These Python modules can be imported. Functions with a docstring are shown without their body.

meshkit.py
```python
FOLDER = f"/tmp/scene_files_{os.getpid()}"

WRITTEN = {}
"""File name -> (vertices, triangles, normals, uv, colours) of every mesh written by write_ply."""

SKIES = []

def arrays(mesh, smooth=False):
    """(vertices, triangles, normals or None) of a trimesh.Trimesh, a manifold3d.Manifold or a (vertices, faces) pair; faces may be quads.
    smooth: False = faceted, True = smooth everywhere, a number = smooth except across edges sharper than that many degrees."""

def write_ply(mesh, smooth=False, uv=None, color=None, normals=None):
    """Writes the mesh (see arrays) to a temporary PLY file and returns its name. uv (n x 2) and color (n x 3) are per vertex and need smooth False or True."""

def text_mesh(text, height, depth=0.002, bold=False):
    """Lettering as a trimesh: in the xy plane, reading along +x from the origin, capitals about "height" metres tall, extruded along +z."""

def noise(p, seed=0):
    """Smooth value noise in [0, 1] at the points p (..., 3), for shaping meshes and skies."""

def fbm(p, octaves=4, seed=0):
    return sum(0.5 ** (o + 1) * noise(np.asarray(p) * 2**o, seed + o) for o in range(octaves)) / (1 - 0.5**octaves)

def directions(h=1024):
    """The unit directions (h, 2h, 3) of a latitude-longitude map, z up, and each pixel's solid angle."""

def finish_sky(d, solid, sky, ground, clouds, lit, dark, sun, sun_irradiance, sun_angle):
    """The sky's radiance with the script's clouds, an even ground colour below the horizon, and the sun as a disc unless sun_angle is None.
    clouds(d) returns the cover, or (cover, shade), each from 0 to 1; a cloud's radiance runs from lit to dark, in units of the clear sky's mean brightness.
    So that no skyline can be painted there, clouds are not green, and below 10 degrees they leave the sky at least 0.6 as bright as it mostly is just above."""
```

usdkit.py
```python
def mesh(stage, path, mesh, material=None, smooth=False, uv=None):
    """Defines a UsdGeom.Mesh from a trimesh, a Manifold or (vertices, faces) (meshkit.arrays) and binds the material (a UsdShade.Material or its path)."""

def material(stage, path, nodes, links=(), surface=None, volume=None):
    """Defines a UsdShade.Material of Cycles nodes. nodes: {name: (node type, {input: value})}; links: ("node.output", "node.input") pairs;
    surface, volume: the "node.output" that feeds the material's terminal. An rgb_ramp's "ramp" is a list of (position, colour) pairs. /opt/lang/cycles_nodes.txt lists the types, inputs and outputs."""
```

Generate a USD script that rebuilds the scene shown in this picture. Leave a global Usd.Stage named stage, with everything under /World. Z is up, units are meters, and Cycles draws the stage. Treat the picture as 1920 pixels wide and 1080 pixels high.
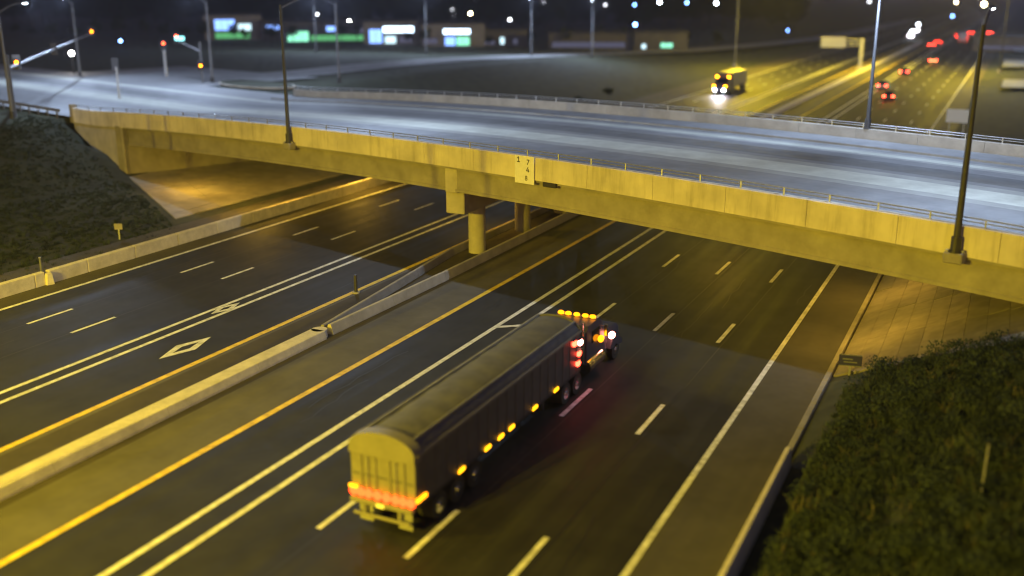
import math, random
import numpy as np, trimesh
from pxr import Gf, Sdf, Usd, UsdGeom, UsdLux, UsdShade, Vt
import usdkit, meshkit

stage = Usd.Stage.CreateInMemory()
UsdGeom.SetStageUpAxis(stage, UsdGeom.Tokens.z)
UsdGeom.SetStageMetersPerUnit(stage, 1.0)
UsdGeom.Xform.Define(stage, '/World')
UsdGeom.Scope.Define(stage, '/World/Looks')
rng = np.random.default_rng(7)

# ------------------------------------------------------------------ camera, sky, lamps, exposure
CAM = np.array([19.467, 0.0, 17.688])
F, PITCH, YAW, ROLL = 1900.0 / 1920.0, math.radians(16.31), math.radians(-26.01), math.radians(-0.09)
fwd = np.array([math.sin(YAW) * math.cos(PITCH), math.cos(YAW) * math.cos(PITCH), -math.sin(PITCH)])
rt = np.array([math.cos(YAW), -math.sin(YAW), 0.0])
up = np.cross(rt, fwd)
rt, up = math.cos(ROLL) * rt + math.sin(ROLL) * up, -math.sin(ROLL) * rt + math.cos(ROLL) * up
cam = UsdGeom.Camera.Define(stage, '/World/Camera')
cam.AddTransformOp().Set(Gf.Matrix4d(*rt, 0, *up, 0, *(-fwd), 0, *CAM, 1))
cam.CreateHorizontalApertureAttr(36.0)
cam.CreateVerticalApertureAttr(20.25)
cam.CreateFocalLengthAttr(36.0 * F)
cam.CreateClippingRangeAttr(Gf.Vec2f(0.5, 6000))
cam.CreateFStopAttr(0.098)
cam.CreateFocusDistanceAttr(58.0)
cam.CreateExposureAttr(0.0)

SKY_STRENGTH, SKY_EL, SKY_ROT = 0.15, -0.004, 2.4
usdkit.material(stage, '/World/Looks/night_sky',
                {'s': ('sky_texture', {'sky_type': 'single_scattering', 'sun_disc': False, 'sun_elevation': SKY_EL, 'sun_rotation': SKY_ROT}),
                 'm': ('mix_color', {'blend_type': 'multiply', 'fac': 1.0, 'b': (0.80, 0.74, 1.35), 'use_clamp': False}),
                 'b': ('background_shader', {'strength': SKY_STRENGTH})},
                [('s.color', 'm.a'), ('m.result', 'b.color')], surface='b.background')
dome = UsdLux.DomeLight.Define(stage, '/World/sky')
UsdShade.MaterialBindingAPI.Apply(dome.GetPrim()).Bind(UsdShade.Material.Get(stage, '/World/Looks/night_sky'))

SODIUM = (1.0, 0.72, 0.02)
WARM = (1.0, 0.56, 0.06)
LED = (0.56, 0.71, 1.0)
I_MAST_A, I_MAST_B, I_MAST_L, I_LED, I_UNDER, I_FAR = 4600.0, 285000.0, 2600.0, 12500.0, 2000.0, 46000.0

# ------------------------------------------------------------------ helpers
taken = {}


def numbered(path):
    n = taken.get(path, 0)
    taken[path] = n + 1
    return path if n == 0 else f'{path}_{n:03d}'


def tag(prim, label=None, cat=None, group=None, kind=None):
    p = prim.GetPrim() if hasattr(prim, 'GetPrim') else prim
    for k, v in (('label', label), ('category', cat), ('group', group), ('kind', kind)):
        if v:
            p.SetCustomDataByKey(k, v)
    return prim


def thing(name, label=None, cat=None, loc=(0, 0, 0), rotz=0.0, group=None, kind=None):
    path = numbered('/World/' + name)
    x = UsdGeom.Xform.Define(stage, path)
    x.AddTranslateOp().Set(Gf.Vec3d(*map(float, loc)))
    if rotz:
        x.AddRotateZOp().Set(math.degrees(rotz))
    tag(x, label, cat, group, kind)
    return path


def copy_of(src, name, label, cat, loc, rotz=0.0, group=None, scale=None):
    path = numbered('/World/' + name)
    x = UsdGeom.Xform.Define(stage, path)
    x.GetPrim().GetReferences().AddInternalReference(src)
    x.ClearXformOpOrder()
    x.AddTranslateOp().Set(Gf.Vec3d(*map(float, loc)))
    x.AddRotateZOp().Set(math.degrees(rotz))
    if scale is not None:
        x.AddScaleOp().Set(Gf.Vec3f(*map(float, scale)))
    x.GetPrim().SetInstanceable(True)
    tag(x, label, cat, group)
    return path


def klass(name):
    path = '/World/' + name
    stage.CreateClassPrim(path)
    return path


def part(parent, name, mesh, mat, label=None, smooth=False, kind=None):
    path = numbered(parent + '/' + name)
    if isinstance(mesh, MB):
        mesh = mesh.mesh()
    m = usdkit.mesh(stage, path, mesh, '/World/Looks/' + mat, smooth=smooth)
    tag(m, label, kind=kind)
    return path


def solo(name, mesh, mat, label=None, cat=None, group=None, kind=None, smooth=False):
    path = numbered('/World/' + name)
    if isinstance(mesh, MB):
        mesh = mesh.mesh()
    m = usdkit.mesh(stage, path, mesh, '/World/Looks/' + mat, smooth=smooth)
    tag(m, label, cat, group, kind)
    return path


class MB:
    """Collects shapes of one mesh."""

    def __init__(self):
        self.v, self.f, self.n = [], [], 0

    def add(self, v, f):
        self.v.append(np.asarray(v, float)); self.f.append(np.asarray(f, int) + self.n); self.n += len(v)
        return self

    def tm(self, m):
        return self.add(m.vertices, m.faces)

    def box(self, lo, hi, rot=None, at=None):
        m = trimesh.creation.box(bounds=[lo, hi])
        if rot is not None:
            m.apply_transform(rot)
        if at is not None:
            m.apply_translation(at)
        return self.tm(m)

    def bevel(self, lo, hi, r=0.03, at=None, rotz=0.0):
        """Box with chamfered edges."""
        lo, hi = np.array(lo, float), np.array(hi, float)
        r = min(r, *((hi - lo) * 0.45))
        pts = []
        for sx in (0, 1):
            for sy in (0, 1):
                for sz in (0, 1):
                    c = np.array([(lo, hi)[sx][0], (lo, hi)[sy][1], (lo, hi)[sz][2]])
                    s = np.array([1 - 2 * sx, 1 - 2 * sy, 1 - 2 * sz]) * r
                    pts += [c + s * (0, 1, 1), c + s * (1, 0, 1), c + s * (1, 1, 0)]
        m = trimesh.Trimesh(pts).convex_hull
        if rotz:
            m.apply_transform(trimesh.transformations.rotation_matrix(rotz, (0, 0, 1)))
        if at is not None:
            m.apply_translation(at)
        return self.tm(m)

    def hull(self, pts):
        return self.tm(trimesh.Trimesh(np.asarray(pts, float)).convex_hull)

    def tube(self, pts, radii, sides=10):
        pts = np.asarray(pts, float)
        radii = np.broadcast_to(radii, (len(pts),))
        t = np.gradient(pts, axis=0)
        t /= np.linalg.norm(t, axis=1, keepdims=True)
        a = np.cross(t, np.where(np.abs(t[:, 2:]) < 0.9, [0, 0, 1.0], [1.0, 0, 0]))
        a /= np.linalg.norm(a, axis=1, keepdims=True)
        b = np.cross(t, a)
        ang = np.arange(sides) * 2 * np.pi / sides
        v = (pts[:, None] + radii[:, None, None] * (np.cos(ang)[None, :, None] * a[:, None] + np.sin(ang)[None, :, None] * b[:, None])).reshape(-1, 3)
        f = []
        for i in range(len(pts) - 1):
            for j in range(sides):
                k = (j + 1) % sides
                f += [[i * sides + j, i * sides + k, (i + 1) * sides + k], [i * sides + j, (i + 1) * sides + k, (i + 1) * sides + j]]
        n = len(v)
        v = np.vstack([v, pts[0], pts[-1]])
        for j in range(sides):
            k = (j + 1) % sides
            f += [[n, k, j], [n + 1, (len(pts) - 1) * sides + j, (len(pts) - 1) * sides + k]]
        return self.add(v, f)

    def cyl(self, c, r, h, axis='z', sides=16):
        m = trimesh.creation.cylinder(radius=r, height=h, sections=sides)
        if axis == 'x':
            m.apply_transform(trimesh.transformations.rotation_matrix(math.pi / 2, (0, 1, 0)))
        if axis == 'y':
            m.apply_transform(trimesh.transformations.rotation_matrix(math.pi / 2, (1, 0, 0)))
        m.apply_translation(c)
        return self.tm(m)

    def ball(self, c, r, sub=2, squash=(1, 1, 1)):
        m = trimesh.creation.icosphere(subdivisions=sub, radius=r)
        m.apply_scale(squash)
        m.apply_translation(c)
        return self.tm(m)

    def sweep(self, section, path_pts, cap=True):
        """section: list of (across, up) points; path_pts: list of (origin, across vector) with up = z. Closed loop section."""
        n = len(section)
        v = []
        for o, a in path_pts:
            o, a = np.asarray(o, float), np.asarray(a, float)
            for s, z in section:
                v.append(o + a * s + np.array([0, 0, z]))
        f = []
        for i in range(len(path_pts) - 1):
            for j in range(n):
                k = (j + 1) % n
                f += [[i * n + j, i * n + k, (i + 1) * n + k], [i * n + j, (i + 1) * n + k, (i + 1) * n + j]]
        if cap:
            last = (len(path_pts) - 1) * n
            for j in range(1, n - 1):
                f += [[0, j + 1, j], [last, last + j, last + j + 1]]
        return self.add(v, f)

    def quad(self, a, b, c, d):
        return self.add([a, b, c, d], [[0, 1, 2], [0, 2, 3]])

    def strip(self, x0, x1, ys, z):
        """Horizontal strip between x0 and x1 along the y stations."""
        v, f = [], []
        for i, y in enumerate(ys):
            v += [[x0, y, z], [x1, y, z]]
            if i:
                k = 2 * i
                f += [[k - 2, k - 1, k + 1], [k - 2, k + 1, k]]
        return self.add(v, f)

    def mesh(self):
        return trimesh.Trimesh(np.vstack(self.v), np.vstack(self.f), process=False)


def lerp(a, b, t):
    return a + (b - a) * t


def sstep(a, b, x):
    t = np.clip((np.asarray(x, float) - a) / (b - a), 0, 1)
    return t * t * (3 - 2 * t)


# ------------------------------------------------------------------ materials
def simple(name, col, rough=0.6, metal=0.0, var=0.0, scale=3.0, bump=0.0, bscale=30.0, spec=0.5, stretch=None):
    nodes = {'p': ('principled_bsdf', {'base_color': col, 'roughness': rough, 'metallic': metal, 'specular_ior_level': spec})}
    links = []
    if var or bump:
        nodes['g'] = ('geometry', {})
        src = 'g.position'
        if stretch:
            nodes['mp'] = ('mapping', {'scale': stretch})
            links.append(('g.position', 'mp.vector'))
            src = 'mp.vector'
    if var:
        c = np.array(col)
        nodes['n'] = ('noise_texture', {'scale': scale, 'detail': 6.0, 'roughness': 0.65})
        nodes['r'] = ('rgb_ramp', {'ramp': [(0.28, tuple(c * (1 - var))), (0.5, tuple(c)), (0.72, tuple(np.minimum(c * (1 + var), 0.95)))]})
        links += [(src, 'n.vector'), ('n.fac', 'r.fac'), ('r.color', 'p.base_color')]
    if bump:
        nodes['bn'] = ('noise_texture', {'scale': bscale, 'detail': 4.0})
        nodes['bp'] = ('bump', {'strength': bump, 'distance': 0.02})
        links += [('g.position', 'bn.vector'), ('bn.fac', 'bp.height'), ('bp.normal', 'p.normal')]
    usdkit.material(stage, '/World/Looks/' + name, nodes, links, surface='p.BSDF')


def emit(name, col, strength):
    usdkit.material(stage, '/World/Looks/' + name, {'e': ('emission', {'color': col, 'strength': strength})}, [], surface='e.emission')


def asphalt(name, col, rough, spread=0.28, streak=0.34, spec=0.2):
    """Pavement with long wear streaks along the lanes, patches and stone grain."""
    c = np.array(col)
    usdkit.material(stage, '/World/Looks/' + name, {
        'g': ('geometry', {}),
        'm1': ('mapping', {'scale': (0.9, 0.018, 1.0)}), 'n1': ('noise_texture', {'scale': 1.0, 'detail': 4.0, 'roughness': 0.6}),
        'n2': ('noise_texture', {'scale': 0.35, 'detail': 5.0, 'roughness': 0.7}),
        'n3': ('noise_texture', {'scale': 40.0, 'detail': 3.0}),
        'r1': ('map_range', {'from_min': 0.3, 'from_max': 0.7, 'to_min': 1 - streak, 'to_max': 1 + streak}),
        'r2': ('map_range', {'from_min': 0.3, 'from_max': 0.7, 'to_min': 1 - spread, 'to_max': 1 + spread}),
        'r3': ('map_range', {'from_min': 0.3, 'from_max': 0.7, 'to_min': 0.8, 'to_max': 1.2}),
        'a': ('math', {'math_type': 'multiply'}), 'b': ('math', {'math_type': 'multiply'}),
        'cx': ('combine_xyz', {}),
        'mul': ('mix_color', {'blend_type': 'multiply', 'fac': 1.0, 'a': tuple(c), 'use_clamp': False}),
        'rr': ('map_range', {'from_min': 0.3, 'from_max': 0.7, 'to_min': rough - 0.1, 'to_max': rough + 0.1}),
        'bp': ('bump', {'strength': 0.25, 'distance': 0.01}),
        'p': ('principled_bsdf', {'roughness': rough, 'specular_ior_level': spec}),
    }, [('g.position', 'm1.vector'), ('m1.vector', 'n1.vector'), ('g.position', 'n2.vector'), ('g.position', 'n3.vector'),
        ('n1.fac', 'r1.value'), ('n2.fac', 'r2.value'), ('n3.fac', 'r3.value'),
        ('r1.result', 'a.value1'), ('r2.result', 'a.value2'), ('a.value', 'b.value1'), ('r3.result', 'b.value2'),
        ('b.value', 'cx.x'), ('b.value', 'cx.y'), ('b.value', 'cx.z'), ('cx.vector', 'mul.b'), ('mul.result', 'p.base_color'),
        ('n1.fac', 'rr.value'), ('rr.result', 'p.roughness'), ('n3.fac', 'bp.height'), ('bp.normal', 'p.normal')], surface='p.BSDF')


asphalt('asphalt', (0.026, 0.026, 0.027), 0.62)
asphalt('asphalt_left', (0.027, 0.027, 0.028), 0.62)
asphalt('shoulder_paving', (0.115, 0.108, 0.092), 0.75, 0.2, 0.12)
asphalt('right_shoulder_paving', (0.085, 0.078, 0.066), 0.75, 0.2, 0.15)
asphalt('gutter_paving', (0.07, 0.062, 0.055), 0.8, 0.2, 0.1)
simple('deck_asphalt', (0.15, 0.155, 0.155), 0.7, var=0.25, scale=0.5, bump=0.2)
simple('light_band_paving', (0.52, 0.54, 0.47), 0.75, var=0.18, scale=0.6, bump=0.2)  # street lamp pool along the deck, painted in as a paler lane colour
simple('light_fade_paving', (0.34, 0.35, 0.325), 0.75, var=0.2, scale=0.5, bump=0.2)  # in-between tone that fades the painted light band at its edges
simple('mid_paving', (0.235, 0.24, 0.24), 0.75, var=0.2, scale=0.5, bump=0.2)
simple('paint_white', (0.70, 0.70, 0.65), 0.65, var=0.5, scale=2.2)
simple('paint_yellow', (0.74, 0.52, 0.012), 0.65, var=0.4, scale=2.2)
simple('concrete', (0.43, 0.40, 0.34), 0.85, var=0.22, scale=0.7, bump=0.3, bscale=14)
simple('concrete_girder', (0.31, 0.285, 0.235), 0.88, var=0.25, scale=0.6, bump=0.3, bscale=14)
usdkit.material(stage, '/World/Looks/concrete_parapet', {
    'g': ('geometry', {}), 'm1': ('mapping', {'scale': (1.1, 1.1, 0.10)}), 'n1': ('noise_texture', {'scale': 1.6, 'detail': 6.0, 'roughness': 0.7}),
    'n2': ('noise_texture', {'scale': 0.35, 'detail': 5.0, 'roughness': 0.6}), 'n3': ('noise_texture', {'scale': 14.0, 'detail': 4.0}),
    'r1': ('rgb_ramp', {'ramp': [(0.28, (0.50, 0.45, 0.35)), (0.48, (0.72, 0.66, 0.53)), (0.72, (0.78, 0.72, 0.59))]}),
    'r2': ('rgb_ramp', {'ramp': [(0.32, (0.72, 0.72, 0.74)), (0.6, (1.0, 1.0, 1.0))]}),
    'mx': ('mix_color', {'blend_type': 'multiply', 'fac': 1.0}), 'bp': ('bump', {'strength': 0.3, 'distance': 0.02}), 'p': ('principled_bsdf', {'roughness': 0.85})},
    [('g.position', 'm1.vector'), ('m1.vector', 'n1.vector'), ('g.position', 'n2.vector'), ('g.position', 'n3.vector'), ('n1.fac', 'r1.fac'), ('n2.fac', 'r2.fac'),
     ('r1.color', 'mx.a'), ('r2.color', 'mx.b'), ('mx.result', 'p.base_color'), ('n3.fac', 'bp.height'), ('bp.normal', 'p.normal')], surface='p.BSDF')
simple('crack_seal', (0.012, 0.012, 0.012), 0.6)
simple('concrete_barrier', (0.62, 0.57, 0.47), 0.85, var=0.2, scale=1.2, bump=0.3, bscale=14)
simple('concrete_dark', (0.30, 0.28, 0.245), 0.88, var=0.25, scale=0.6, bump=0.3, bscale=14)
simple('slab_a', (0.20, 0.18, 0.15), 0.9, var=0.25, scale=0.9, bump=0.4, bscale=12)
simple('slab_b', (0.23, 0.207, 0.17), 0.9, var=0.25, scale=1.1, bump=0.4, bscale=12)
simple('slab_c', (0.175, 0.16, 0.136), 0.9, var=0.25, scale=1.0, bump=0.4, bscale=12)
simple('bearing_rubber', (0.03, 0.03, 0.03), 0.8)
simple('galvanized', (0.42, 0.43, 0.44), 0.45, 0.75, var=0.15, scale=6)
simple('pole_paint', (0.17, 0.175, 0.185), 0.55, 0.3, var=0.12, scale=4)
simple('pole_dark', (0.06, 0.062, 0.066), 0.6, 0.2, var=0.12, scale=4)
simple('dark_metal', (0.06, 0.06, 0.065), 0.5, 0.4)
simple('soil', (0.05, 0.048, 0.025), 0.95, var=0.35, scale=0.8, bump=0.5, bscale=6)
simple('grass_ground', (0.034, 0.040, 0.022), 0.95, var=0.45, scale=0.6, bump=0.6, bscale=7)
simple('sign_white', (0.85, 0.84, 0.78), 0.5, var=0.08, scale=5)
simple('sign_black', (0.03, 0.03, 0.03), 0.6)
simple('sign_blue', (0.025, 0.025, 0.13), 0.5)
simple('sign_back', (0.50, 0.50, 0.48), 0.45, 0.3, var=0.1, scale=2)
simple('trailer_white', (0.17, 0.162, 0.145), 0.5, var=0.14, scale=2.2)
simple('trailer_side', (0.10, 0.10, 0.105), 0.45, 0.2, var=0.15, scale=2)
simple('tarp', (0.115, 0.115, 0.11), 0.75, var=0.25, scale=1.5, bump=0.5, bscale=5)
simple('tarp_edge', (0.21, 0.21, 0.19), 0.7, var=0.2, scale=1.5, bump=0.3, bscale=5)
simple('rubber', (0.025, 0.025, 0.025), 0.85)
simple('chrome', (0.75, 0.75, 0.76), 0.18, 1.0)
simple('cab_paint', (0.05, 0.055, 0.075), 0.35, var=0.1, scale=3)
simple('cab_white', (0.60, 0.60, 0.58), 0.4, var=0.1, scale=2)
simple('wall_dark', (0.10, 0.095, 0.09), 0.85, var=0.2, scale=0.4)
simple('wall_pale', (0.22, 0.21, 0.20), 0.85, var=0.2, scale=0.4)
simple('roofing', (0.04, 0.04, 0.042), 0.9)
simple('bark', (0.06, 0.05, 0.04), 0.95, var=0.3, scale=4)
for nm, c in (('leaf_a', (0.035, 0.045, 0.018)), ('leaf_b', (0.045, 0.055, 0.02)), ('blade_a', (0.056, 0.072, 0.062)), ('blade_b', (0.047, 0.064, 0.056)), ('blade_dry', (0.11, 0.10, 0.07))):
    usdkit.material(stage, '/World/Looks/' + nm, {
        'o': ('object_info', {}), 'h': ('hsv', {'color': c, 'saturation': 0.95}), 'v': ('map_range', {'to_min': 0.6, 'to_max': 1.45}),
        'd': ('diffuse_bsdf', {}), 't': ('translucent_bsdf', {}), 'm': ('mix_closure', {'fac': 0.3})},
        [('o.random', 'v.value'), ('v.result', 'h.value'), ('h.color', 'd.color'), ('h.color', 't.color'), ('d.BSDF', 'm.closure1'), ('t.BSDF', 'm.closure2')], surface='m.closure')
usdkit.material(stage, '/World/Looks/car_glass', {'p': ('principled_bsdf', {'base_color': (0.01, 0.012, 0.015), 'roughness': 0.08, 'specular_ior_level': 0.8})}, [], surface='p.BSDF')
for nm, c in (('car_silver', (0.35, 0.36, 0.37)), ('car_dark', (0.03, 0.032, 0.036)), ('car_white', (0.62, 0.62, 0.62)), ('car_blue', (0.04, 0.07, 0.16)), ('car_red', (0.22, 0.02, 0.02))):
    usdkit.material(stage, '/World/Looks/' + nm, {'p': ('principled_bsdf', {'base_color': c, 'roughness': 0.35, 'metallic': 0.3, 'coat_weight': 0.8})}, [], surface='p.BSDF')

emit('lamp_sodium', (1.0, 0.62, 0.16), 60.0)
emit('lamp_led', (0.75, 0.88, 1.0), 60.0)
emit('lamp_white', (1.0, 0.92, 0.85), 120.0)
emit('lamp_warm', (1.0, 0.75, 0.40), 90.0)
emit('lamp_blue', (0.16, 0.34, 1.0), 32.0)
emit('lamp_dim', (0.85, 0.88, 0.95), 14.0)
emit('tail_red', (1.0, 0.035, 0.015), 75.0)
emit('rear_red', (1.0, 0.06, 0.010), 7.0)
emit('cab_red', (1.0, 0.055, 0.025), 13.0)
emit('cab_pink', (1.0, 0.28, 0.20), 22.0)
emit('marker_amber', (1.0, 0.40, 0.006), 4.0)
emit('roof_amber', (1.0, 0.30, 0.004), 4.5)
emit('far_amber', (1.0, 0.30, 0.005), 34.0)
emit('headlight', (0.95, 0.93, 1.0), 260.0)
emit('signal_red', (1.0, 0.06, 0.015), 24.0)
emit('signal_amber', (1.0, 0.20, 0.003), 24.0)
emit('signal_cyan', (0.30, 0.95, 1.0), 3.0)
emit('pane_blue', (0.22, 0.40, 1.0), 2.6)
emit('pane_green', (0.20, 0.80, 0.30), 0.6)
emit('pane_white', (0.60, 0.85, 0.95), 1.8)
emit('pane_cool', (0.62, 0.80, 1.0), 6.0)
emit('pane_dim', (0.40, 0.40, 0.62), 0.22)
emit('pane_teal', (0.30, 0.95, 0.62), 1.5)


def lamp(path, pos, radius, intensity, color, aim=(0, 0, -1)):
    """A lamp's own light: a disk that shines along aim."""
    d = UsdLux.DiskLight.Define(stage, path)
    d.CreateRadiusAttr(radius)
    d.CreateIntensityAttr(intensity)
    d.CreateColorAttr(Gf.Vec3f(*color))
    z = -np.asarray(aim, float); z /= np.linalg.norm(z)
    x = np.cross((0, 1, 0) if abs(z[1]) < 0.9 else (1, 0, 0), z); x /= np.linalg.norm(x)
    y = np.cross(z, x)
    d.AddTransformOp().Set(Gf.Matrix4d(*x, 0, *y, 0, *z, 0, *pos, 1))
    return d


# ------------------------------------------------------------------ bridge line (shared by terrain and structure)
SL = -0.28
LEN = math.hypot(1, SL)
BD = np.array([1, SL, 0]) / LEN          # along the overpass
BN = np.array([-SL, 1, 0]) / LEN         # across it, away from the camera
WB = 27.0                                # deck width, fascia to fascia


def fas(x):
    return 57.6 + SL * (x + 13.3)


def ptop(x):
    return 8.06 - 0.00055 * (x + 11.0) ** 2 if x > -60 else 8.06 - 0.00055 * 49 ** 2
def deckz(x):
    return ptop(x) - 0.90


ROADZ = deckz(-60.0)


def terrain(x, y):
    x, y = np.asarray(x, float), np.asarray(y, float)
    s = (y - fas(x)) / LEN                      # distance past the near fascia
    # right side embankment with the approach on top
    zr = np.clip((x - 13.3) * 0.47 - 0.35 * sstep(42, 20, y), 0, 6.2)
    zr = zr * lerp(0.20, 1.0, sstep(12, 44, y)) * lerp(1.0, 0.12, sstep(84, 112, y))
    # left side embankment
    front = np.clip(5.7 + (s + 1.2) * 0.30, 0.2, 5.7)
    ramp_ = np.interp(-x, [38.6, 40.2, 54.0, 64.5], [0.0, 0.05, 1.05, 5.7])
    zl = np.minimum(ramp_, front)
    back = lerp(1.0, 0.25, sstep(125, 330, y + 0.3 * (x + 60)))
    zl = np.where(s > WB + 1.0, np.clip((-37.5 - x) * 0.22, 0, 5.7) * back, zl)
    z = np.where(x > 13.3, zr, np.where(x < -38.6 + 0 * y, zl, 0.0))
    bump = 0.25 * np.sin(x * 0.31 + y * 0.17) * np.sin(y * 0.23 - x * 0.11)
    rough = np.clip(np.maximum(x - 15, -41 - x) * 0.2, 0, 1)
    z = z + bump * rough * 0.8 * np.where(((x > 13) & (y > 40)) | ((x < -36) & (s > -9)), 0, 1) - np.where((x > 13.4) & (x < 27) & (y > 47 - 0.28 * (x - 13.4)) & (y < 84), 0.12, 0)
    road = (s > -1.2) & (s < WB + 1.2)
    z = np.where(road & (x < -64.3), ROADZ - 0.12, z)
    z = np.where((s > -1.0) & (s < WB + 1.2) & (x > -64.3) & (x < 27.0), np.minimum(z, np.where(x < -54.0, 3.0, np.where(x < 0, 1.0, 9))), z)
    return z - 0.06 - np.where((x > -38.6) & (x < 13.3), 0.10, 0)


def axis(*segs):
    out = []
    for a, b, d in segs:
        out += list(np.arange(a, b, d))
    return np.array(out + [segs[-1][1]])


gx = axis((-3000, -800, 200), (-800, -260, 30), (-260, -110, 6), (-110, -36, 1.5), (-36, 12, 6), (12, 45, 1.0), (45, 160, 8), (160, 500, 40), (500, 2500, 250))
gy = axis((-80, 0, 8), (0, 120, 1.5), (120, 400, 6), (400, 900, 25), (900, 5000, 300))
GX, GY = np.meshgrid(gx, gy, indexing='ij')
GZ = terrain(GX, GY)
ny = len(gy)
ii, jj = np.meshgrid(np.arange(len(gx) - 1), np.arange(ny - 1), indexing='ij')
q = np.stack([ii * ny + jj, (ii + 1) * ny + jj, (ii + 1) * ny + jj + 1, ii * ny + jj + 1], -1).reshape(-1, 4)
solo('ground', (np.stack([GX, GY, GZ], -1).reshape(-1, 3), q), 'grass_ground', kind='structure', smooth=True)

# ------------------------------------------------------------------ highway
hw = thing('highway', kind='structure')
YS = list(np.arange(-60, 240, 20)) + list(np.arange(240, 1300, 80))
for nm, a, b, m in (('left_shoulder', -38.6, -31.95, 'right_shoulder_paving'), ('left_carriageway', -31.95, -15.55, 'asphalt_left'), ('median_shoulder', -15.55, -14.95, 'shoulder_paving'),
                    ('median_gutter', -14.95, -11.2, 'gutter_paving'), ('median_shoulder', -11.2, -8.15, 'shoulder_paving'), ('right_carriageway', -8.15, 10.4, 'asphalt'),
                    ('right_shoulder', 10.4, 13.35, 'right_shoulder_paving')):
    part(hw, nm.replace('left_', '').replace('right_', ''), MB().strip(a, b, YS, 0.0), m)


def line(name, x, w, mat, y0=-60, y1=900, lab=None):
    part(hw, name, MB().strip(x - w / 2, x + w / 2, [y0] + [y for y in YS if y0 < y < y1] + [y1], 0.006), mat, lab)


line('edge_line', -8.02, 0.33, 'paint_yellow')
line('edge_line', -15.40, 0.34, 'paint_yellow')
line('edge_line', 10.30, 0.24, 'paint_white')
line('edge_line', -31.8, 0.30, 'paint_white')
line('buffer_line', -4.52, 0.27, 'paint_white')
line('buffer_line', -3.28, 0.27, 'paint_white')
line('buffer_line', -20.72, 0.28, 'paint_white')
line('buffer_line', -19.72, 0.28, 'paint_white')
for k in range(26):
    for x, y0, per, L in ((-0.15, 25.0, 12.75, 3.6), (3.55, 24.7, 12.75, 3.5), (7.15, 24.4, 12.7, 3.5), (-28.2, 24.4, 11.85, 3.1), (-24.75, 24.3, 11.9, 3.1)):
        if x == 7.15 and k == 0:
            pass
        y = y0 + k * per
        part(hw, 'lane_dash', MB().strip(x - 0.11, x + 0.11, [y, y + L], 0.006), 'paint_white')


# dark seams between the paving passes and sealed cracks
for x in (7.28, 3.68, -0.02, -24.9, -28.35):
    part(hw, 'paving_seam', MB().strip(x + 0.12, x + 0.20, [-60, 0, 60, 120, 240], 0.003), 'crack_seal')
for k in range(16):
    x0, y0 = rng.choice([-29.5, -26.4, -23.0, -17.6, -6.2, 1.7, 5.3, 8.8]) + rng.uniform(-1, 1), rng.uniform(20, 70)
    n = 9
    yy = y0 + np.linspace(0, rng.uniform(3, 9), n)
    xx = x0 + np.cumsum(rng.normal(0, 0.10, n))
    v = [[a + o, b, 0.003] for a, b in zip(xx, yy) for o in (-0.035, 0.035)]
    part(hw, 'sealed_crack', MB().add(v, [f for i in range(n - 1) for f in ([2 * i, 2 * i + 1, 2 * i + 3], [2 * i, 2 * i + 3, 2 * i + 2])]), 'crack_seal')


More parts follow.
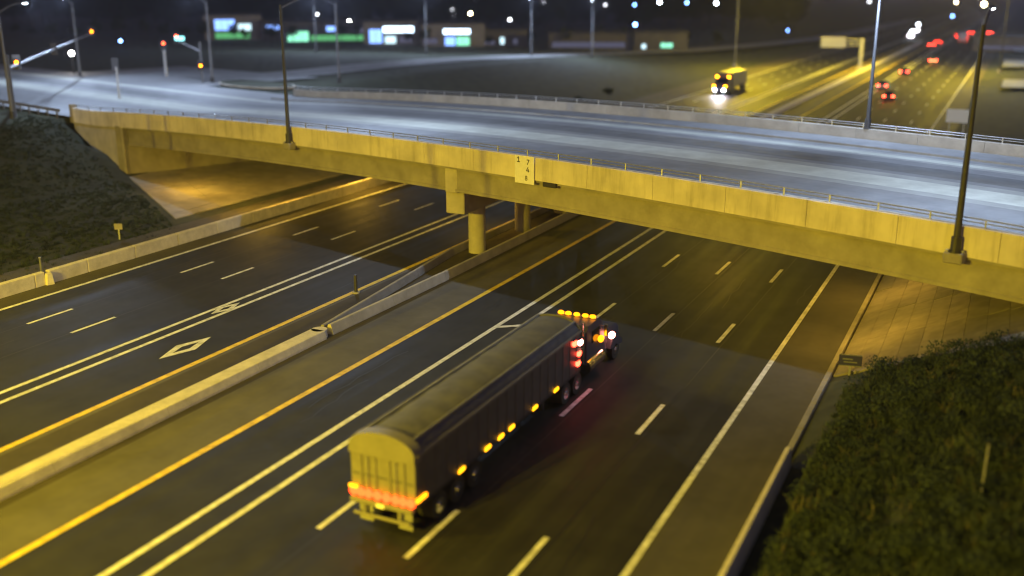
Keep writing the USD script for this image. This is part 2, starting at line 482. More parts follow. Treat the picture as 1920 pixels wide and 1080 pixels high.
def diamond(cx, cy, hw_, hl, t, name='diamond_marking'):
    o = [(0, -hl), (hw_, 0), (0, hl), (-hw_, 0)]
    i = [(0, -hl * t), (hw_ * t * 0.8, 0), (0, hl * t), (-hw_ * t * 0.8, 0)]
    v = [[cx + a, cy + b, 0.010] for a, b in o + i]
    f = []
    for k in range(4):
        n = (k + 1) % 4
        f += [[k, n, 4 + n], [k, 4 + n, 4 + k]]
    part(hw, name, MB().add(v, f), 'paint_white')


diamond(-17.45, 37.1, 0.66, 1.9, 0.5)
diamond(-17.45, 109.0, 0.66, 1.9, 0.5)
diamond(-20.22, 43.3, 0.48, 1.25, 0.45)
part(hw, 'buffer_bar', MB().quad((-4.44, 46.9, 0.010), (-3.36, 47.7, 0.010), (-3.36, 48.1, 0.010), (-4.44, 47.3, 0.010)), 'paint_white')

# kerb on the right, in front of the slope paving
kb = thing('roadside_kerb', 'low concrete kerb along the right shoulder at the foot of the slope paving', 'kerb', (0, 0, 0))
for k, y in enumerate(np.arange(37.4, 92, 3.0)):
    part(kb, 'kerb_stone', MB().bevel((13.05, y, -0.1), (13.32, y + 2.985, 0.13), 0.03), 'concrete_dark')

# ------------------------------------------------------------------ barriers
med = thing('median_barrier', 'wide low concrete median barrier with a bright flat top left of the near lanes', 'barrier')
for y in list(np.arange(-42, 41.0, 6.0)) + list(np.arange(102, 400, 12.0)):
    y1 = y + (11.97 if y > 100 else min(5.985, 41.4 - y))
    part(med, 'barrier_segment', MB().hull([(a, b, c) for b in (y, y1) for a, c in ((-12.90, -0.05), (-12.86, 0.10), (-12.66, 0.42), (-12.60, 0.45), (-11.82, 0.45), (-11.78, 0.42), (-11.68, 0.10), (-11.66, -0.05))]), 'concrete_barrier')
part(med, 'nose', MB().cyl((-12.21, 41.5, 0.2), 0.42, 0.5, sides=20), 'concrete_barrier', smooth=40)


def jersey(parent, xc, y0, y1, h=0.8, w=0.30, seg=4.0, mat='concrete_barrier'):
    sec = [(-w, 0), (-w, 0.08), (-w * 0.62, 0.3), (-w * 0.42, h - 0.03), (-w * 0.3, h), (w * 0.3, h), (w * 0.42, h - 0.03), (w * 0.62, 0.3), (w, 0.08), (w, 0)]
    for y in np.arange(y0, y1 - 0.1, seg):
        e = min(y + seg - 0.012, y1)
        part(parent, 'barrier_segment', MB().hull([(xc + a, b, c - 0.03) for b in (y, e) for a, c in sec]), mat)


def jersey_path(parent, pts, h, w, mat):
    sec = [(-w, 0), (-w, 0.08), (-w * 0.62, 0.3), (-w * 0.42, h - 0.03), (-w * 0.3, h), (w * 0.3, h), (w * 0.42, h - 0.03), (w * 0.62, 0.3), (w, 0.08), (w, 0)]
    for (xa, ya), (xb, yb) in zip(pts[:-1], pts[1:]):
        n = max(1, int(round((yb - ya) / 6.0)))
        for k in range(n):
            a, b = k / n, (k + 1) / n
            part(parent, 'barrier_segment', MB().hull([(lerp(xa, xb, t) + u, lerp(ya, yb, t) - (0.012 if t == b else 0), c - 0.03) for t in (a, b) for u, c in sec]), mat)


pb = thing('pier_barrier', 'thin concrete barrier along the right side of the pier columns', 'barrier')
jersey_path(pb, [(-11.98, 42.1), (-11.75, 54.0), (-11.75, 90.0), (-12.0, 101.5)], 0.60, 0.24, 'concrete')
pb = thing('pier_barrier', 'thin concrete barrier swinging around the left side of the pier columns', 'barrier')
jersey_path(pb, [(-12.44, 42.1), (-14.5, 60.0), (-14.6, 86.0), (-12.5, 101.5)], 0.50, 0.24, 'concrete_dark')
lb = thing('roadside_barrier', 'bright yellowish concrete barrier along the left shoulder below the dark grass slope', 'barrier')
for y in np.arange(-20, 103.0, 4.1):
    if abs(y - 41.5) < 1.0:
        continue
    e = y + 4.085
    y_ = y
    part(lb, 'barrier_segment', MB().bevel((-34.15, y_, -0.05), (-33.78, e, 0.86), 0.05), 'concrete_barrier')
part(lb, 'barrier_segment', MB().bevel((-34.15, 41.5, -0.05), (-33.78, 42.25, 0.86), 0.05).bevel((-34.15, 42.58, -0.05), (-33.78, 45.58, 0.86), 0.05), 'concrete_barrier', 'segment with a gap and a leaning stub')
part(lb, 'end_block', MB().hull([(-34.05, 42.2, 0), (-33.6, 42.2, 0), (-34.0, 42.62, 0), (-33.45, 42.62, 0), (-33.75, 42.25, 0.75), (-33.55, 42.25, 0.7), (-33.7, 42.55, 0.78), (-33.5, 42.55, 0.72)]), 'concrete_barrier')
rb = thing('roadside_barrier', 'concrete barrier at the lower right with the dark shadow band behind it', 'barrier')
for y in np.arange(-8.2, 36.6, 5.0):
    e = min(y + 4.985, 36.8)
    part(rb, 'barrier_segment', MB().hull([(a, b, c) for b in (y, e) for a, c in ((13.16, -0.05), (13.18, 0.1), (13.26, 0.80), (13.30, 0.84), (13.44, 0.84), (13.47, 0.80), (13.52, 0.1), (13.52, -0.05))]), 'concrete_barrier')

# ------------------------------------------------------------------ overpass
br = thing('overpass', 'long concrete road bridge crossing the highway with a yellow lit parapet', 'bridge')
XL, XR = -63.8, 31.0
bx = np.linspace(XL, XR, 60)


def along(x, s, z):
    """Point at fascia station x, s metres in from the near fascia, height z."""
    p = np.array([x, fas(x), 0]) + BN * s
    return np.array([p[0], p[1], z])


def longi(name, s0, s1, z0, z1, mat, xa=XL, xb=XR, lab=None, ref=deckz):
    """A slab along the overpass: s0..s1 across, z0..z1 relative to the deck surface."""
    xs = np.linspace(xa, xb, max(3, int((xb - xa) / 1.5)))
    sec = [(s0, z0), (s1, z0), (s1, z1), (s0, z1)]
    return part(br, name, MB().sweep(sec, [(np.array([x, fas(x), ref(x)]), BN) for x in xs]), mat, lab)


longi('deck_slab', 0.0, WB, -0.42, -0.03, 'concrete')
longi('sidewalk', 0.55, 3.2, -0.03, 0.14, 'mid_paving')
longi('sidewalk', WB - 3.6, WB - 0.55, -0.03, 0.14, 'mid_paving')
LANES = ((3.2, 9.6, 'mid_paving'), (9.6, 10.7, 'light_fade_paving'), (10.7, 13.7, 'light_band_paving'), (13.7, 14.9, 'light_fade_paving'), (14.9, 15.8, 'mid_paving'), (15.8, 18.6, 'deck_asphalt'), (18.6, 20.2, 'mid_paving'), (20.2, 20.8, 'light_fade_paving'), (20.8, 21.8, 'light_band_paving'), (21.8, 22.4, 'light_fade_paving'), (22.4, WB - 3.6, 'mid_paving'))  # lighter strips carry the painted band of lamp light and its soft edges
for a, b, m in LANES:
    longi({'light_band_paving': 'pale_lane', 'light_fade_paving': 'worn_lane', 'deck_asphalt': 'road_lane'}.get(m, 'kerb_lane'), a, b, -0.03, 0.0, m)
# parapets as cast panels
PAN = 4.4
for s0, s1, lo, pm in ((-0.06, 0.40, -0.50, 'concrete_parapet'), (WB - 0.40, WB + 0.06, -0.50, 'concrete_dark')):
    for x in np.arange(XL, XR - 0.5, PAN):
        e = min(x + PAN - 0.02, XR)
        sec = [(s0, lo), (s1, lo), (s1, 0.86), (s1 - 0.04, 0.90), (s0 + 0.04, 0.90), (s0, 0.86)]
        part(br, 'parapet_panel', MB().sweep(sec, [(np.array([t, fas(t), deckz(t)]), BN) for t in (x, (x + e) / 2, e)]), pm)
    # drip groove line below the parapet
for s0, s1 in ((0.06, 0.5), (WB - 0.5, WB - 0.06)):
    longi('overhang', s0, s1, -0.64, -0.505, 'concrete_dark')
# girders
for k in range(9):
    s = 0.42 + k * (WB - 0.42 - 0.75 - 0.42) / 8
    xs = np.linspace(-54.5, 25.0, 42)
    sec = [(s - 0.02, -2.22), (s + 0.80, -2.22), (s + 0.80, -2.02), (s + 0.52, -1.9), (s + 0.52, -0.80), (s + 0.75, -0.68), (s + 0.75, -0.50), (s, -0.50), (s, -0.68), (s + 0.20, -0.80), (s + 0.20, -1.9), (s - 0.02, -2.02)]
    if k == 0:   # the outer face of the edge girder is a flush cast beam
        sec = [(s, -2.22), (s + 0.80, -2.22), (s + 0.80, -2.02), (s + 0.6, -1.9), (s + 0.6, -0.645), (s + 0.06, -0.645), (s + 0.06, -1.98), (s, -2.05)]
    # girders are cut at the pier line by a shallow diaphragm
    part(br, 'girder', MB().sweep(sec, [(np.array([x, fas(x), deckz(x) + 0.0]), BN) for x in xs]), 'concrete_girder')
# pier: columns in the median and a cap along the highway
zc = deckz(-13.2) - 2.24
part(br, 'pier_cap', MB().bevel((-13.95, 58.35, 3.35), (-12.55, 84.2, zc - 0.06), 0.05), 'concrete')
part(br, 'pedestal', MB().bevel((-13.75, 57.95, zc - 0.06), (-12.85, 58.5, deckz(-13.2) - 0.66), 0.03), 'concrete')
for y in (61.45, 68.95, 76.45, 82.5):
    part(br, 'pier_column', MB().cyl((-13.25, y, 1.65), 0.60, 3.42, sides=36), 'concrete', smooth=40)
# abutments and wing walls
AX = -54.6
for xa, d in ((AX, -1), (25.2, 1)):
    zb = 0.4 if d < 0 else 1.5
    a0, a1 = along(xa, 0.05, 0), along(xa, WB - 0.05, 0)
    o = np.array([d * 1.0, 0, 0])
    zt = deckz(xa) - 0.43
    part(br, 'abutment', MB().hull([*(p + np.array([0, 0, z]) for p in (a0, a1, a0 + o, a1 + o) for z in (zb, zt))]), 'concrete_dark')
    xw, zw = (xa + 9.5, 5.2) if d > 0 else (XL + 0.05, 4.6)
    part(br, 'wing_wall', MB().hull([along(x, sx_, z) for x, zz in ((xa, (zb, deckz(xa) - 0.43)), (xw, (zw, deckz(xw) - 0.43))) for sx_ in (-0.03, 0.45) for z in zz]), 'concrete')
    part(br, 'parapet_end_post', MB().bevel((-0.3, -0.3, -0.6), (0.3, 0.3, 1.25), 0.04, at=along(XL - 0.25 if d < 0 else XR - 0.2, 0.2, deckz(XL)), rotz=math.atan(SL)), 'concrete_dark')
# handrail on the parapets
for s in (0.17, WB - 0.17):
    for k, x in enumerate(np.arange(XL + 0.6, XR, 2.35)):
        p = along(x, s, deckz(x) + 0.90)
        part(br, 'railing_post', MB().box((-0.035, -0.03, -0.03), (0.035, 0.03, 0.36), at=p), 'galvanized')
    for h, r in ((0.34, 0.035), (0.18, 0.028)):
        xs = np.linspace(XL + 0.3, XR - 0.3, 40)
        part(br, 'railing_rail', MB().tube([along(x, s + 0.06, deckz(x) + 0.90 + h) for x in xs], r, 6), 'galvanized')
# pole brackets on the near fascia
for x in (18.1, -29.4):
    part(br, 'pole_bracket', MB().bevel((-0.42, -0.62, -0.78), (0.42, 0.0, -0.28), 0.05, at=along(x, -0.05, deckz(x)), rotz=math.atan(SL)), 'concrete_dark')
    for dx in (-0.32, 0.32):
        part(br, 'anchor_bolt', MB().cyl(along(x, -0.40, deckz(x) - 0.24) + np.array([dx, 0, 0]), 0.09, 0.12), 'galvanized')
# small drain outlet right of the sign
part(br, 'drain_outlet', MB().bevel((-0.5, -0.12, -0.16), (0.5, 0.1, 0.12), 0.03, at=along(-4.9, -0.05, deckz(-4.9) - 0.62), rotz=math.atan(SL)), 'dark_metal')
# under-deck lights
for x, s in ((12.9, 1.9), (10.6, 10.5), (-37.0, 2.0), (-37.0, 13.0), (-46.0, 1.5), (-19.0, 10.0), (-1.5, 15.0)):
    p = along(x, s, deckz(x) - 2.26)
    part(br, 'underpass_light', MB().bevel((-0.25, -0.18, -0.16), (0.25, 0.18, 0.0), 0.03, at=p + np.array([0, 0, 0.0])), 'dark_metal')
    lamp(numbered(br + '/underpass_lamp'), p + np.array([0, 0, -0.2]), 0.18, I_UNDER * (0.36 if x > 10 else 0.45 if x < -40 else 0.8 if x < -30 else 0.3), WARM)

# sloped paving under the bridge ends, course by course
sp = thing('slope_paving', 'yellow lit concrete slab paving on the bank under the right end of the bridge', 'slope paving')
cosr = math.hypot(1, 0.5)
mats3 = ('slab_a', 'slab_b', 'slab_c')
for k in range(13):
    x0, x1 = 13.4 + k * 0.9, 13.4 + k * 0.9 + 0.887
    for j, y in enumerate(np.arange(fas(x0) - 2.7, 82 - 0.2 * k, 5.2)):
        e = y + 5.18
        dz = rng.uniform(-0.012, 0.012)
        z0, z1 = (x0 - 13.4) * 0.47 + 0.04 + dz, (x1 - 13.4) * 0.47 + 0.04 + dz
        part(sp, 'slab', MB().hull([(x0, y, z0), (x1, y, z1), (x0, e, z0), (x1, e, z1), (x0, y, z0 - 0.15), (x1, y, z1 - 0.15), (x0, e, z0 - 0.15), (x1, e, z1 - 0.15)]), mats3[rng.integers(3)])
sp = thing('slope_paving', 'tan slab paving below the abutment at the left end of the bridge', 'slope paving')
for k in range(12):
    x0, x1 = -40.3 - k * 1.2, -40.3 - k * 1.2 - 1.17
    for j in range(5):
        sh = 0.62
        y = 60.3 + sh * (-40.3 - x0) + j * 5.2
        e = y + 5.18
        dz = rng.uniform(-0.012, 0.012)
        z0, z1 = (-40.3 - x0) * 0.073 + 0.10 + dz, (-40.3 - x1) * 0.073 + 0.10 + dz
        d_ = sh * 1.17
        part(sp, 'slab', MB().hull([(x0, y, z0), (x1, y + d_, z1), (x0, e, z0), (x1, e + d_, z1), (x0, y, z0 - 0.15), (x1, y + d_, z1 - 0.15), (x0, e, z0 - 0.15), (x1, e + d_, z1 - 0.15)]), ('concrete_dark', 'concrete_girder')[rng.integers(2)])

# sign on the parapet
cs = thing('bridge_sign', 'pale upright sign board with small black characters hung on the bridge parapet', 'sign', along(-6.75, -0.16, deckz(-6.75) - 0.62), math.atan(SL))
part(cs, 'board', MB().bevel((-0.78, -0.04, -0.16), (0.78, 0.0, 1.56), 0.015), 'sign_white')
part(cs, 'bracket', MB().box((-0.45, 0.0, 0.2), (-0.38, 0.1, 1.3)).box((0.38, 0.0, 0.2), (0.45, 0.1, 1.3)), 'galvanized')
for t, x, z, h in (('1', -0.62, 1.14, 0.32), ('7', 0.16, 1.04, 0.30), ('4', 0.13, 0.58, 0.30), ('8', 0.02, 0.06, 0.28)):
    m = meshkit.text_mesh(t, h, 0.004, True)
    m.apply_transform(trimesh.transformations.rotation_matrix(math.pi / 2, (1, 0, 0)))
    m.apply_translation((x, -0.0405, z))
    part(cs, 'character', m, 'sign_black')

# ------------------------------------------------------------------ cross road, intersection, ramp
cr = thing('cross_road', kind='structure')


def band(name, s0, s1, z, mat, xa, xb):
    xs = np.linspace(xa, xb, 30)
    v, f = [], []
    for i, x in enumerate(xs):
        v += [along(x, s0, ROADZ + z), along(x, s1, ROADZ + z)]
        if i:
            k = 2 * i
            f += [[k - 2, k, k + 1], [k - 2, k + 1, k - 1]]
    part(cr, name, MB().add(v, f), mat)


band('sidewalk', -0.5, 3.2, 0.10, 'mid_paving', -240, XL - 0.02)
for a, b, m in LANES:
    band({'light_band_paving': 'pale_lane', 'light_fade_paving': 'worn_lane', 'deck_asphalt': 'road_lane'}.get(m, 'kerb_lane'), a, b if b < WB - 4 else 27.6, 0.0, m, -240, XL - 0.02)
band('junction_paving', 27.6, 46.0, 0.0, 'mid_paving', -118, -83)
# on ramp curving away from the junction beside the highway
rp = np.array([[-84, 112, ROADZ], [-78, 128, ROADZ - 0.3], [-78, 150, 5.2], [-76, 175, 4.3], [-72, 205, 3.4], [-64, 250, 2.6], [-54, 310, 1.8], [-47, 380, 1.0], [-43, 480, 0.6], [-41, 700, 0.4]], float)
tt = np.linspace(0, len(rp) - 1, 80)
rpf = np.stack([np.interp(tt, np.arange(len(rp)), rp[:, k]) for k in range(3)], 1)
for _ in range(6):
    rpf[1:-1] = (rpf[:-2] + 2 * rpf[1:-1] + rpf[2:]) / 4
rd = np.gradient(rpf, axis=0); rd[:, 2] = 0; rd /= np.linalg.norm(rd, axis=1, keepdims=True)
rn = np.stack([-rd[:, 1], rd[:, 0], 0 * rd[:, 0]], 1)


def ramp_strip(name, a, b, dz, mat):
    v, f = [], []
    for i in range(len(rpf)):
        g = max(float(terrain(*(rpf[i] + rn[i] * a)[:2])), float(terrain(*(rpf[i] + rn[i] * b)[:2])), rpf[i, 2]) + 0.12
        v += [np.r_[(rpf[i] + rn[i] * a)[:2], g + dz], np.r_[(rpf[i] + rn[i] * b)[:2], g + dz]]
        if i:
            k = 2 * i
            f += [[k - 2, k - 1, k + 1], [k - 2, k + 1, k]]
    part(cr, name, MB().add(v, f), mat)


ramp_strip('ramp', -5.0, 5.5, 0.0, 'mid_paving')
ramp_strip('ramp_edge_line', -4.6, -4.4, 0.006, 'paint_white')
ramp_strip('ramp_edge_line', 4.6, 4.8, 0.006, 'paint_white')
isl = thing('traffic_island', 'dark grassed kerbed island at the junction beside the far end of the bridge', 'island', (-71.0, 107.8, ROADZ - 0.02), -0.32)
c = np.array([[math.cos(a) * 8.0 * (1 if math.cos(a) > 0 else 0.9), math.sin(a) * 3.4] for a in np.linspace(0, 2 * math.pi, 32, endpoint=False)])
part(isl, 'kerb_ring', trimesh.creation.extrude_polygon(__import__('shapely').Polygon(c).difference(__import__('shapely').Polygon(c * 0.94)), 0.22, engine='earcut'), 'concrete')
part(isl, 'turf', trimesh.creation.extrude_polygon(__import__('shapely').Polygon(c * 0.935), 0.26, engine='earcut'), 'grass_ground')

# steel guide rail along the left approach
gr = thing('guide_rail', 'steel guide rail along the approach road at the far left above the grass slope', 'guide rail')
xs = np.linspace(-106, -64.6, 24)
part(gr, 'rail', MB().sweep([(0, 0.5), (0.05, 0.53), (0.05, 0.62), (0, 0.65), (0.05, 0.68), (0.05, 0.77), (0, 0.8), (-0.02, 0.65)], [(along(x, -0.9, ROADZ), BN) for x in xs]), 'galvanized')
for x in np.arange(-105.5, -64.6, 2.0):
    part(gr, 'post', MB().box((-0.07, 0.0, -0.5), (0.07, 0.14, 0.76), at=along(x, -0.84, ROADZ)), 'pole_paint')

def px_to_ground(px, py, z):
    d = (px - 960) / 1900 * rt - (py - 540) / 1900 * up + fwd
    return CAM + d * ((z - CAM[2]) / d[2])


# ------------------------------------------------------------------ street lights
def street_light(name, label, base, h, arm, alen, mat_lens='lamp_led', intensity=I_LED, color=LED, group=None, cat='street light', r0=0.13, r1=0.075, lens=True, throw=1.2, lit=True, rise=0.9, paint='pole_paint'):
    t = thing(name, label, cat, base, 0, group)
    arm = np.array([*arm, 0.0]); arm /= np.linalg.norm(arm)
    part(t, 'base_plate', MB().cyl((0, 0, 0.03), r0 * 2.0, 0.08, sides=12).cyl((0, 0, 0.35), r0 * 1.45, 0.7, sides=12), 'dark_metal')
    part(t, 'pole', MB().tube([(0, 0, 0), (0, 0, h * 0.5), (0, 0, h)], (r0, (r0 + r1) / 2, r1), 12), paint, smooth=40)
    a = [np.array([0, 0, h - 0.25]) + arm * alen * u + np.array([0, 0, rise * math.sin(u * math.pi / 2)]) for u in np.linspace(0, 1, 8)]
    part(t, 'arm', MB().tube(a, r1 * 0.7, 8), 'pole_paint', smooth=40)
    e = a[-1]
    sd = np.cross(arm, (0, 0, 1))
    part(t, 'lamp_head', MB().hull([e + arm * u + sd * w + np.array([0, 0, z]) for u, w, z in ((-0.1, 0.08, 0.03), (-0.1, -0.08, 0.03), (0.15, 0.17, -0.03), (0.15, -0.17, -0.03), (0.75, 0.15, -0.03), (0.75, -0.15, -0.03), (0.7, 0.08, 0.07), (0.7, -0.08, 0.07), (0.1, 0.08, 0.1), (0.1, -0.08, 0.1))]), 'dark_metal')
    if lens:
        part(t, 'lens', MB().hull([e + arm * u + sd * w + np.array([0, 0, z]) for u, w, z in ((0.2, 0.12, -0.035), (0.2, -0.12, -0.035), (0.65, 0.12, -0.035), (0.65, -0.12, -0.035), (0.3, 0.06, -0.09), (0.3, -0.06, -0.09), (0.55, 0.06, -0.09), (0.55, -0.06, -0.09))]), mat_lens)
    if lit:
        p = e + arm * 0.42 + np.array([0, 0, -0.14])
        for sg_ in (-1, 1):          # the two wings of the beam, along the road
            lamp(numbered(t + '/lamp'), p + sd * 0.13 * sg_, 0.16, intensity, color, sd * sg_ * 3.0 + arm * throw * 1.7 - np.array([0, 0, 1.0]))
    return t


street_light('street_light', 'grey light pole on the bridge parapet nearest the right edge of the photo', along(18.1, -0.36, deckz(18.1) - 0.28), 9.9, (0.05, 1), 3.0, r0=0.16, r1=0.09, paint='pole_dark')
street_light('street_light', 'grey light pole on the left half of the near bridge parapet', along(-29.4, -0.36, deckz(-29.4) - 0.28), 10.1, (0.45, 1), 3.2, r0=0.16, r1=0.09, paint='pole_dark')
street_light('street_light', 'light pole on the far bridge parapet in front of the distant traffic', along(2.9, WB - 0.17, deckz(2.9) + 0.9), 9.6, (-0.2, -1), 2.5, r0=0.15, r1=0.09, throw=-0.9, intensity=I_LED * 1.2, paint='pole_dark')
street_light('street_light', 'light pole behind the far left end of the bridge road', px_to_ground(636, 155, 6.0), 10.3, (-1, -0.35), 3.0, r0=0.17, r1=0.10, throw=0.2, intensity=I_LED * 0.7)
street_light('street_light', 'light pole by the guide rail at the left edge of the photo', (-68.3, 68.4, ROADZ), 10.2, (-0.1, 1), 3.0, r0=0.16, r1=0.1)
street_light('street_light', 'light pole at the junction behind the long signal arm', (-104.0, 108.5, ROADZ), 10.4, (0.6, -1), 3.0, r0=0.18, r1=0.11)
street_light('street_light', 'light pole at the junction carrying the short signal arm', (-79.0, 108.6, ROADZ), 10.6, (0.2, -1), 3.0, r0=0.18, r1=0.11)
# along the ramp
for (x, y, lab) in ((-119.0, 186.0, 'leftmost of the faint light poles along the ramp, above the traffic island'), (-93.5, 190.2, 'second faint ramp light pole, between the blue lit shop fronts'),
                    (-73.6, 200.2, 'third faint ramp light pole, right of the shops in the dark'), (-63.0, 208.5, 'fourth faint ramp light pole, beside the low dim wall')):
    street_light('ramp_light', lab, (x, y, float(terrain(x, y))), 11.5, (0.3, -1), 2.5, group='light poles along the ramp', r0=0.15, r1=0.09, intensity=I_LED * 1.3, throw=0.3, rise=0.6)


def mast(label, base, h, arms, I, al, mat='lamp_sodium', r0=0.2, aim=None, paint='pole_paint'):
    t = thing('highway_light', label, 'highway light', base)
    part(t, 'base', MB().cyl((0, 0, 0.3), 0.42, 0.7, sides=16), 'concrete')
    part(t, 'pole', MB().tube([(0, 0, 0), (0, 0, h / 2), (0, 0, h)], (r0, r0 * 0.8, r0 * 0.55), 12), paint, smooth=40)
    for k, (dx, dy) in enumerate(arms):
        d = np.array([dx, dy, 0.0]); d /= np.linalg.norm(d)
        a = [np.array([0, 0, h - 0.4]) + d * al * u + np.array([0, 0, 0.8 * math.sin(u * math.pi / 2)]) for u in np.linspace(0, 1, 7)]
        part(t, 'arm', MB().tube(a, 0.06, 8), 'pole_paint')
        part(t, 'lamp_head', MB().bevel((-0.25, -0.25, -0.02), (0.25, 0.25, 0.22), 0.06, at=a[-1]), 'dark_metal')
        part(t, 'lens', MB().hull([a[-1] + np.array([u, w, -0.025]) for u in (-0.2, 0.2) for w in (-0.2, 0.2)] + [a[-1] + np.array([u, w, -0.09]) for u in (-0.1, 0.1) for w in (-0.1, 0.1)]), mat)
        lamp(numbered(t + '/lamp'), a[-1] + np.array([0, 0, -0.16]), 0.25, I, SODIUM, (aim if k == 0 else (aim[0], aim[1] * 2.5 + 0.5, aim[2] * 0.55)) if aim else (0, 0, -1))


mast('twin arm sodium light in the median just left of the frame', (-12.2, 16.0, 0.4), 24.0, ((1, 0), (-1, 0)), I_MAST_A, 0.8)
mast('twin arm sodium light in the median behind the camera', (-11.8, -38.0, 0.4), 22.0, ((1, 0), (-1, 0)), I_MAST_B, 3.0)
mast('added single arm sodium light on the left verge, unseen, to brighten the bridge face', (-37.5, 36.0, float(terrain(-37.5, 36.0))), 16.0, ((1, 0),), I_MAST_L, 4.5)  # added out of view to brighten the bridge fascia
mast('tall light mast rising from the left verge behind the oncoming truck', (-41.2, 246.0, float(terrain(-41.2, 246.0))), 25.0, ((1, 0.3), (0.6, -1)), I_FAR, 3.0, r0=0.18, aim=(1, -0.3, -0.6))

mast('slim sodium light mast added on the right verge to light the far highway lanes', (16.2, 255.0, float(terrain(16.2, 255.0))), 25.0, ((-1, 0.3), (-0.6, -1)), I_FAR * 1.3, 3.0, r0=0.15, aim=(-1, -0.25, -0.7), paint='pole_dark')  # added source that spreads yellow light over the far lanes

# ------------------------------------------------------------------ traffic signals
def signal_head(parent, p, face, lit, mats, back=True):
    """Three-lens head at p; face = direction it looks; lit = 0 red (top), 1 amber, 2 green."""
    f = np.array([*face, 0.0]); f /= np.linalg.norm(f)
    s = np.cross(f, (0, 0, 1))
    hd = part(parent, 'signal_head', MB().hull([p + s * a + f * b + np.array([0, 0, c]) for a in (-0.20, 0.20) for b in (-0.12, 0.12) for c in (-0.55, 0.55)]).hull([p + s * a - f * b + np.array([0, 0, c]) for a in (-0.38, 0.38) for b in (0.125, 0.14) for c in (-0.72, 0.72)]), 'dark_metal')
    for k, z in enumerate((0.34, 0.0, -0.34)):
        b = MB()
        b.tm(trimesh.Trimesh([p + f * 0.13 + np.array([0, 0, z])] + [p + f * 0.125 + s * 0.16 * math.cos(a) + np.array([0, 0, z + 0.16 * math.sin(a)]) for a in np.linspace(0, 2 * math.pi, 16, endpoint=False)] + [p + f * 0.17 + np.array([0, 0, z])]).convex_hull)
        part(hd, 'lens', b, mats if k == lit else 'sign_black')


tocam = (CAM[0] + 70, CAM[1] - 80)
sg = thing('traffic_signal', 'long silver signal mast arm with amber lights at the upper left corner', 'traffic signal')
b0 = np.array([-68.9, 69.2, ROADZ])
a0 = np.array([-68.9, 69.2, ROADZ + 4.75])
e1 = px_to_ground(172, 62, ROADZ + 5.4)
part(sg, 'pole', MB().tube([b0, b0 + np.array([0, 0, 3.0]), b0 + np.array([0, 0, 6.0])], (0.17, 0.15, 0.13), 12), 'pole_paint', smooth=40)
part(sg, 'mast_arm', MB().tube([lerp(a0, e1, u) for u in (0, 0.5, 1)], (0.15, 0.12, 0.08), 10), 'galvanized', smooth=40)
dirn = (e1 - a0) / np.linalg.norm(e1 - a0)
for u, lit, m in ((0.06, 1, 'signal_amber'), (1.0, 1, 'signal_amber')):
    signal_head(sg, lerp(a0, e1, u) + np.array([0, 0, 0.25]), (0.8, -0.75), lit, m)
signal_head(sg, lerp(a0, e1, 0.42) + np.array([0, 0, 0.0]), (-0.5, 0.8), 0, 'sign_black')
sg = thing('traffic_signal', 'short signal arm with a red light and a lit cyan name blade at the junction', 'traffic signal')
b0 = np.array([-79.6, 107.4, ROADZ])
a0, e1 = b0 + np.array([0, 0, 4.2]), np.array([-92.0, 116.0, ROADZ + 5.1])
part(sg, 'pole', MB().tube([b0, b0 + np.array([0, 0, 5.4])], (0.15, 0.12), 12), 'pole_paint', smooth=40)
part(sg, 'mast_arm', MB().tube([lerp(a0, e1, u) for u in (0, 0.5, 1)], (0.12, 0.10, 0.08), 10), 'galvanized', smooth=40)
signal_head(sg, e1 + np.array([0.1, 0, 0.2]), (0.8, -0.75), 0, 'signal_red')
part(sg, 'name_blade', MB().bevel((-0.65, -0.06, -0.28), (0.65, 0.06, 0.28), 0.03, at=lerp(a0, e1, 0.83) + np.array([0, 0, 0.45]), rotz=0.75), 'signal_cyan')
signal_head(sg, b0 + np.array([0.05, -0.25, 2.3]), (0.8, -0.75), 1, 'signal_amber')
sg = thing('traffic_signal', 'signal post with one round red light left of the short signal arm', 'traffic signal', (-91.6, 113.0, ROADZ))
part(sg, 'pole', MB().tube([(0, 0, 0), (0, 0, 4.0)], (0.22, 0.17), 12), 'galvanized', smooth=40)
signal_head(sg, np.array([0.05, -0.05, 4.4]), (0.8, -0.75), 0, 'signal_red')
sg = thing('traffic_signal', 'pale bare signal post with a dark head at the left of the cross road', 'traffic signal', (-73.5, 86.9, ROADZ))
part(sg, 'pole', MB().tube([(0, 0, 0), (0, 0, 3.6)], (0.15, 0.12), 12), 'galvanized', smooth=40)
signal_head(sg, np.array([-0.25, 0.1, 3.9]), (-0.8, 0.6), 0, 'sign_black')

# ------------------------------------------------------------------ small signs and posts
s = thing('road_sign', 'small dark blue sign at the foot of the slope paving by the right shoulder', 'sign', (14.15, 47.1, float(terrain(14.15, 47.1))), 0.18)
part(s, 'post', MB().box((-0.04, 0.02, -0.3), (0.04, 0.08, 1.05)), 'galvanized')
part(s, 'panel', MB().bevel((-0.52, -0.02, 0.55), (0.52, 0.02, 1.12), 0.01), 'sign_blue')
part(s, 'border', MB().box((-0.52, -0.026, 1.08), (0.52, -0.02, 1.12)).box((-0.52, -0.026, 0.55), (0.52, -0.02, 0.59)), 'pole_paint')
part(s, 'legend_bar', MB().box((-0.36, -0.026, 0.86), (0.10, -0.02, 0.93)).box((-0.30, -0.026, 0.72), (0.30, -0.02, 0.78)), 'pole_paint')
s = thing('road_sign', 'white rectangular sign board on two posts beside the right shoulder beyond the bridge', 'sign', (13.6, 139.0, float(terrain(13.6, 139.0))), -0.1)
part(s, 'post', MB().box((-0.9, 0.03, -0.4), (-0.8, 0.12, 3.4)), 'galvanized')
part(s, 'post', MB().box((0.8, 0.03, -0.4), (0.9, 0.12, 3.4)), 'galvanized')
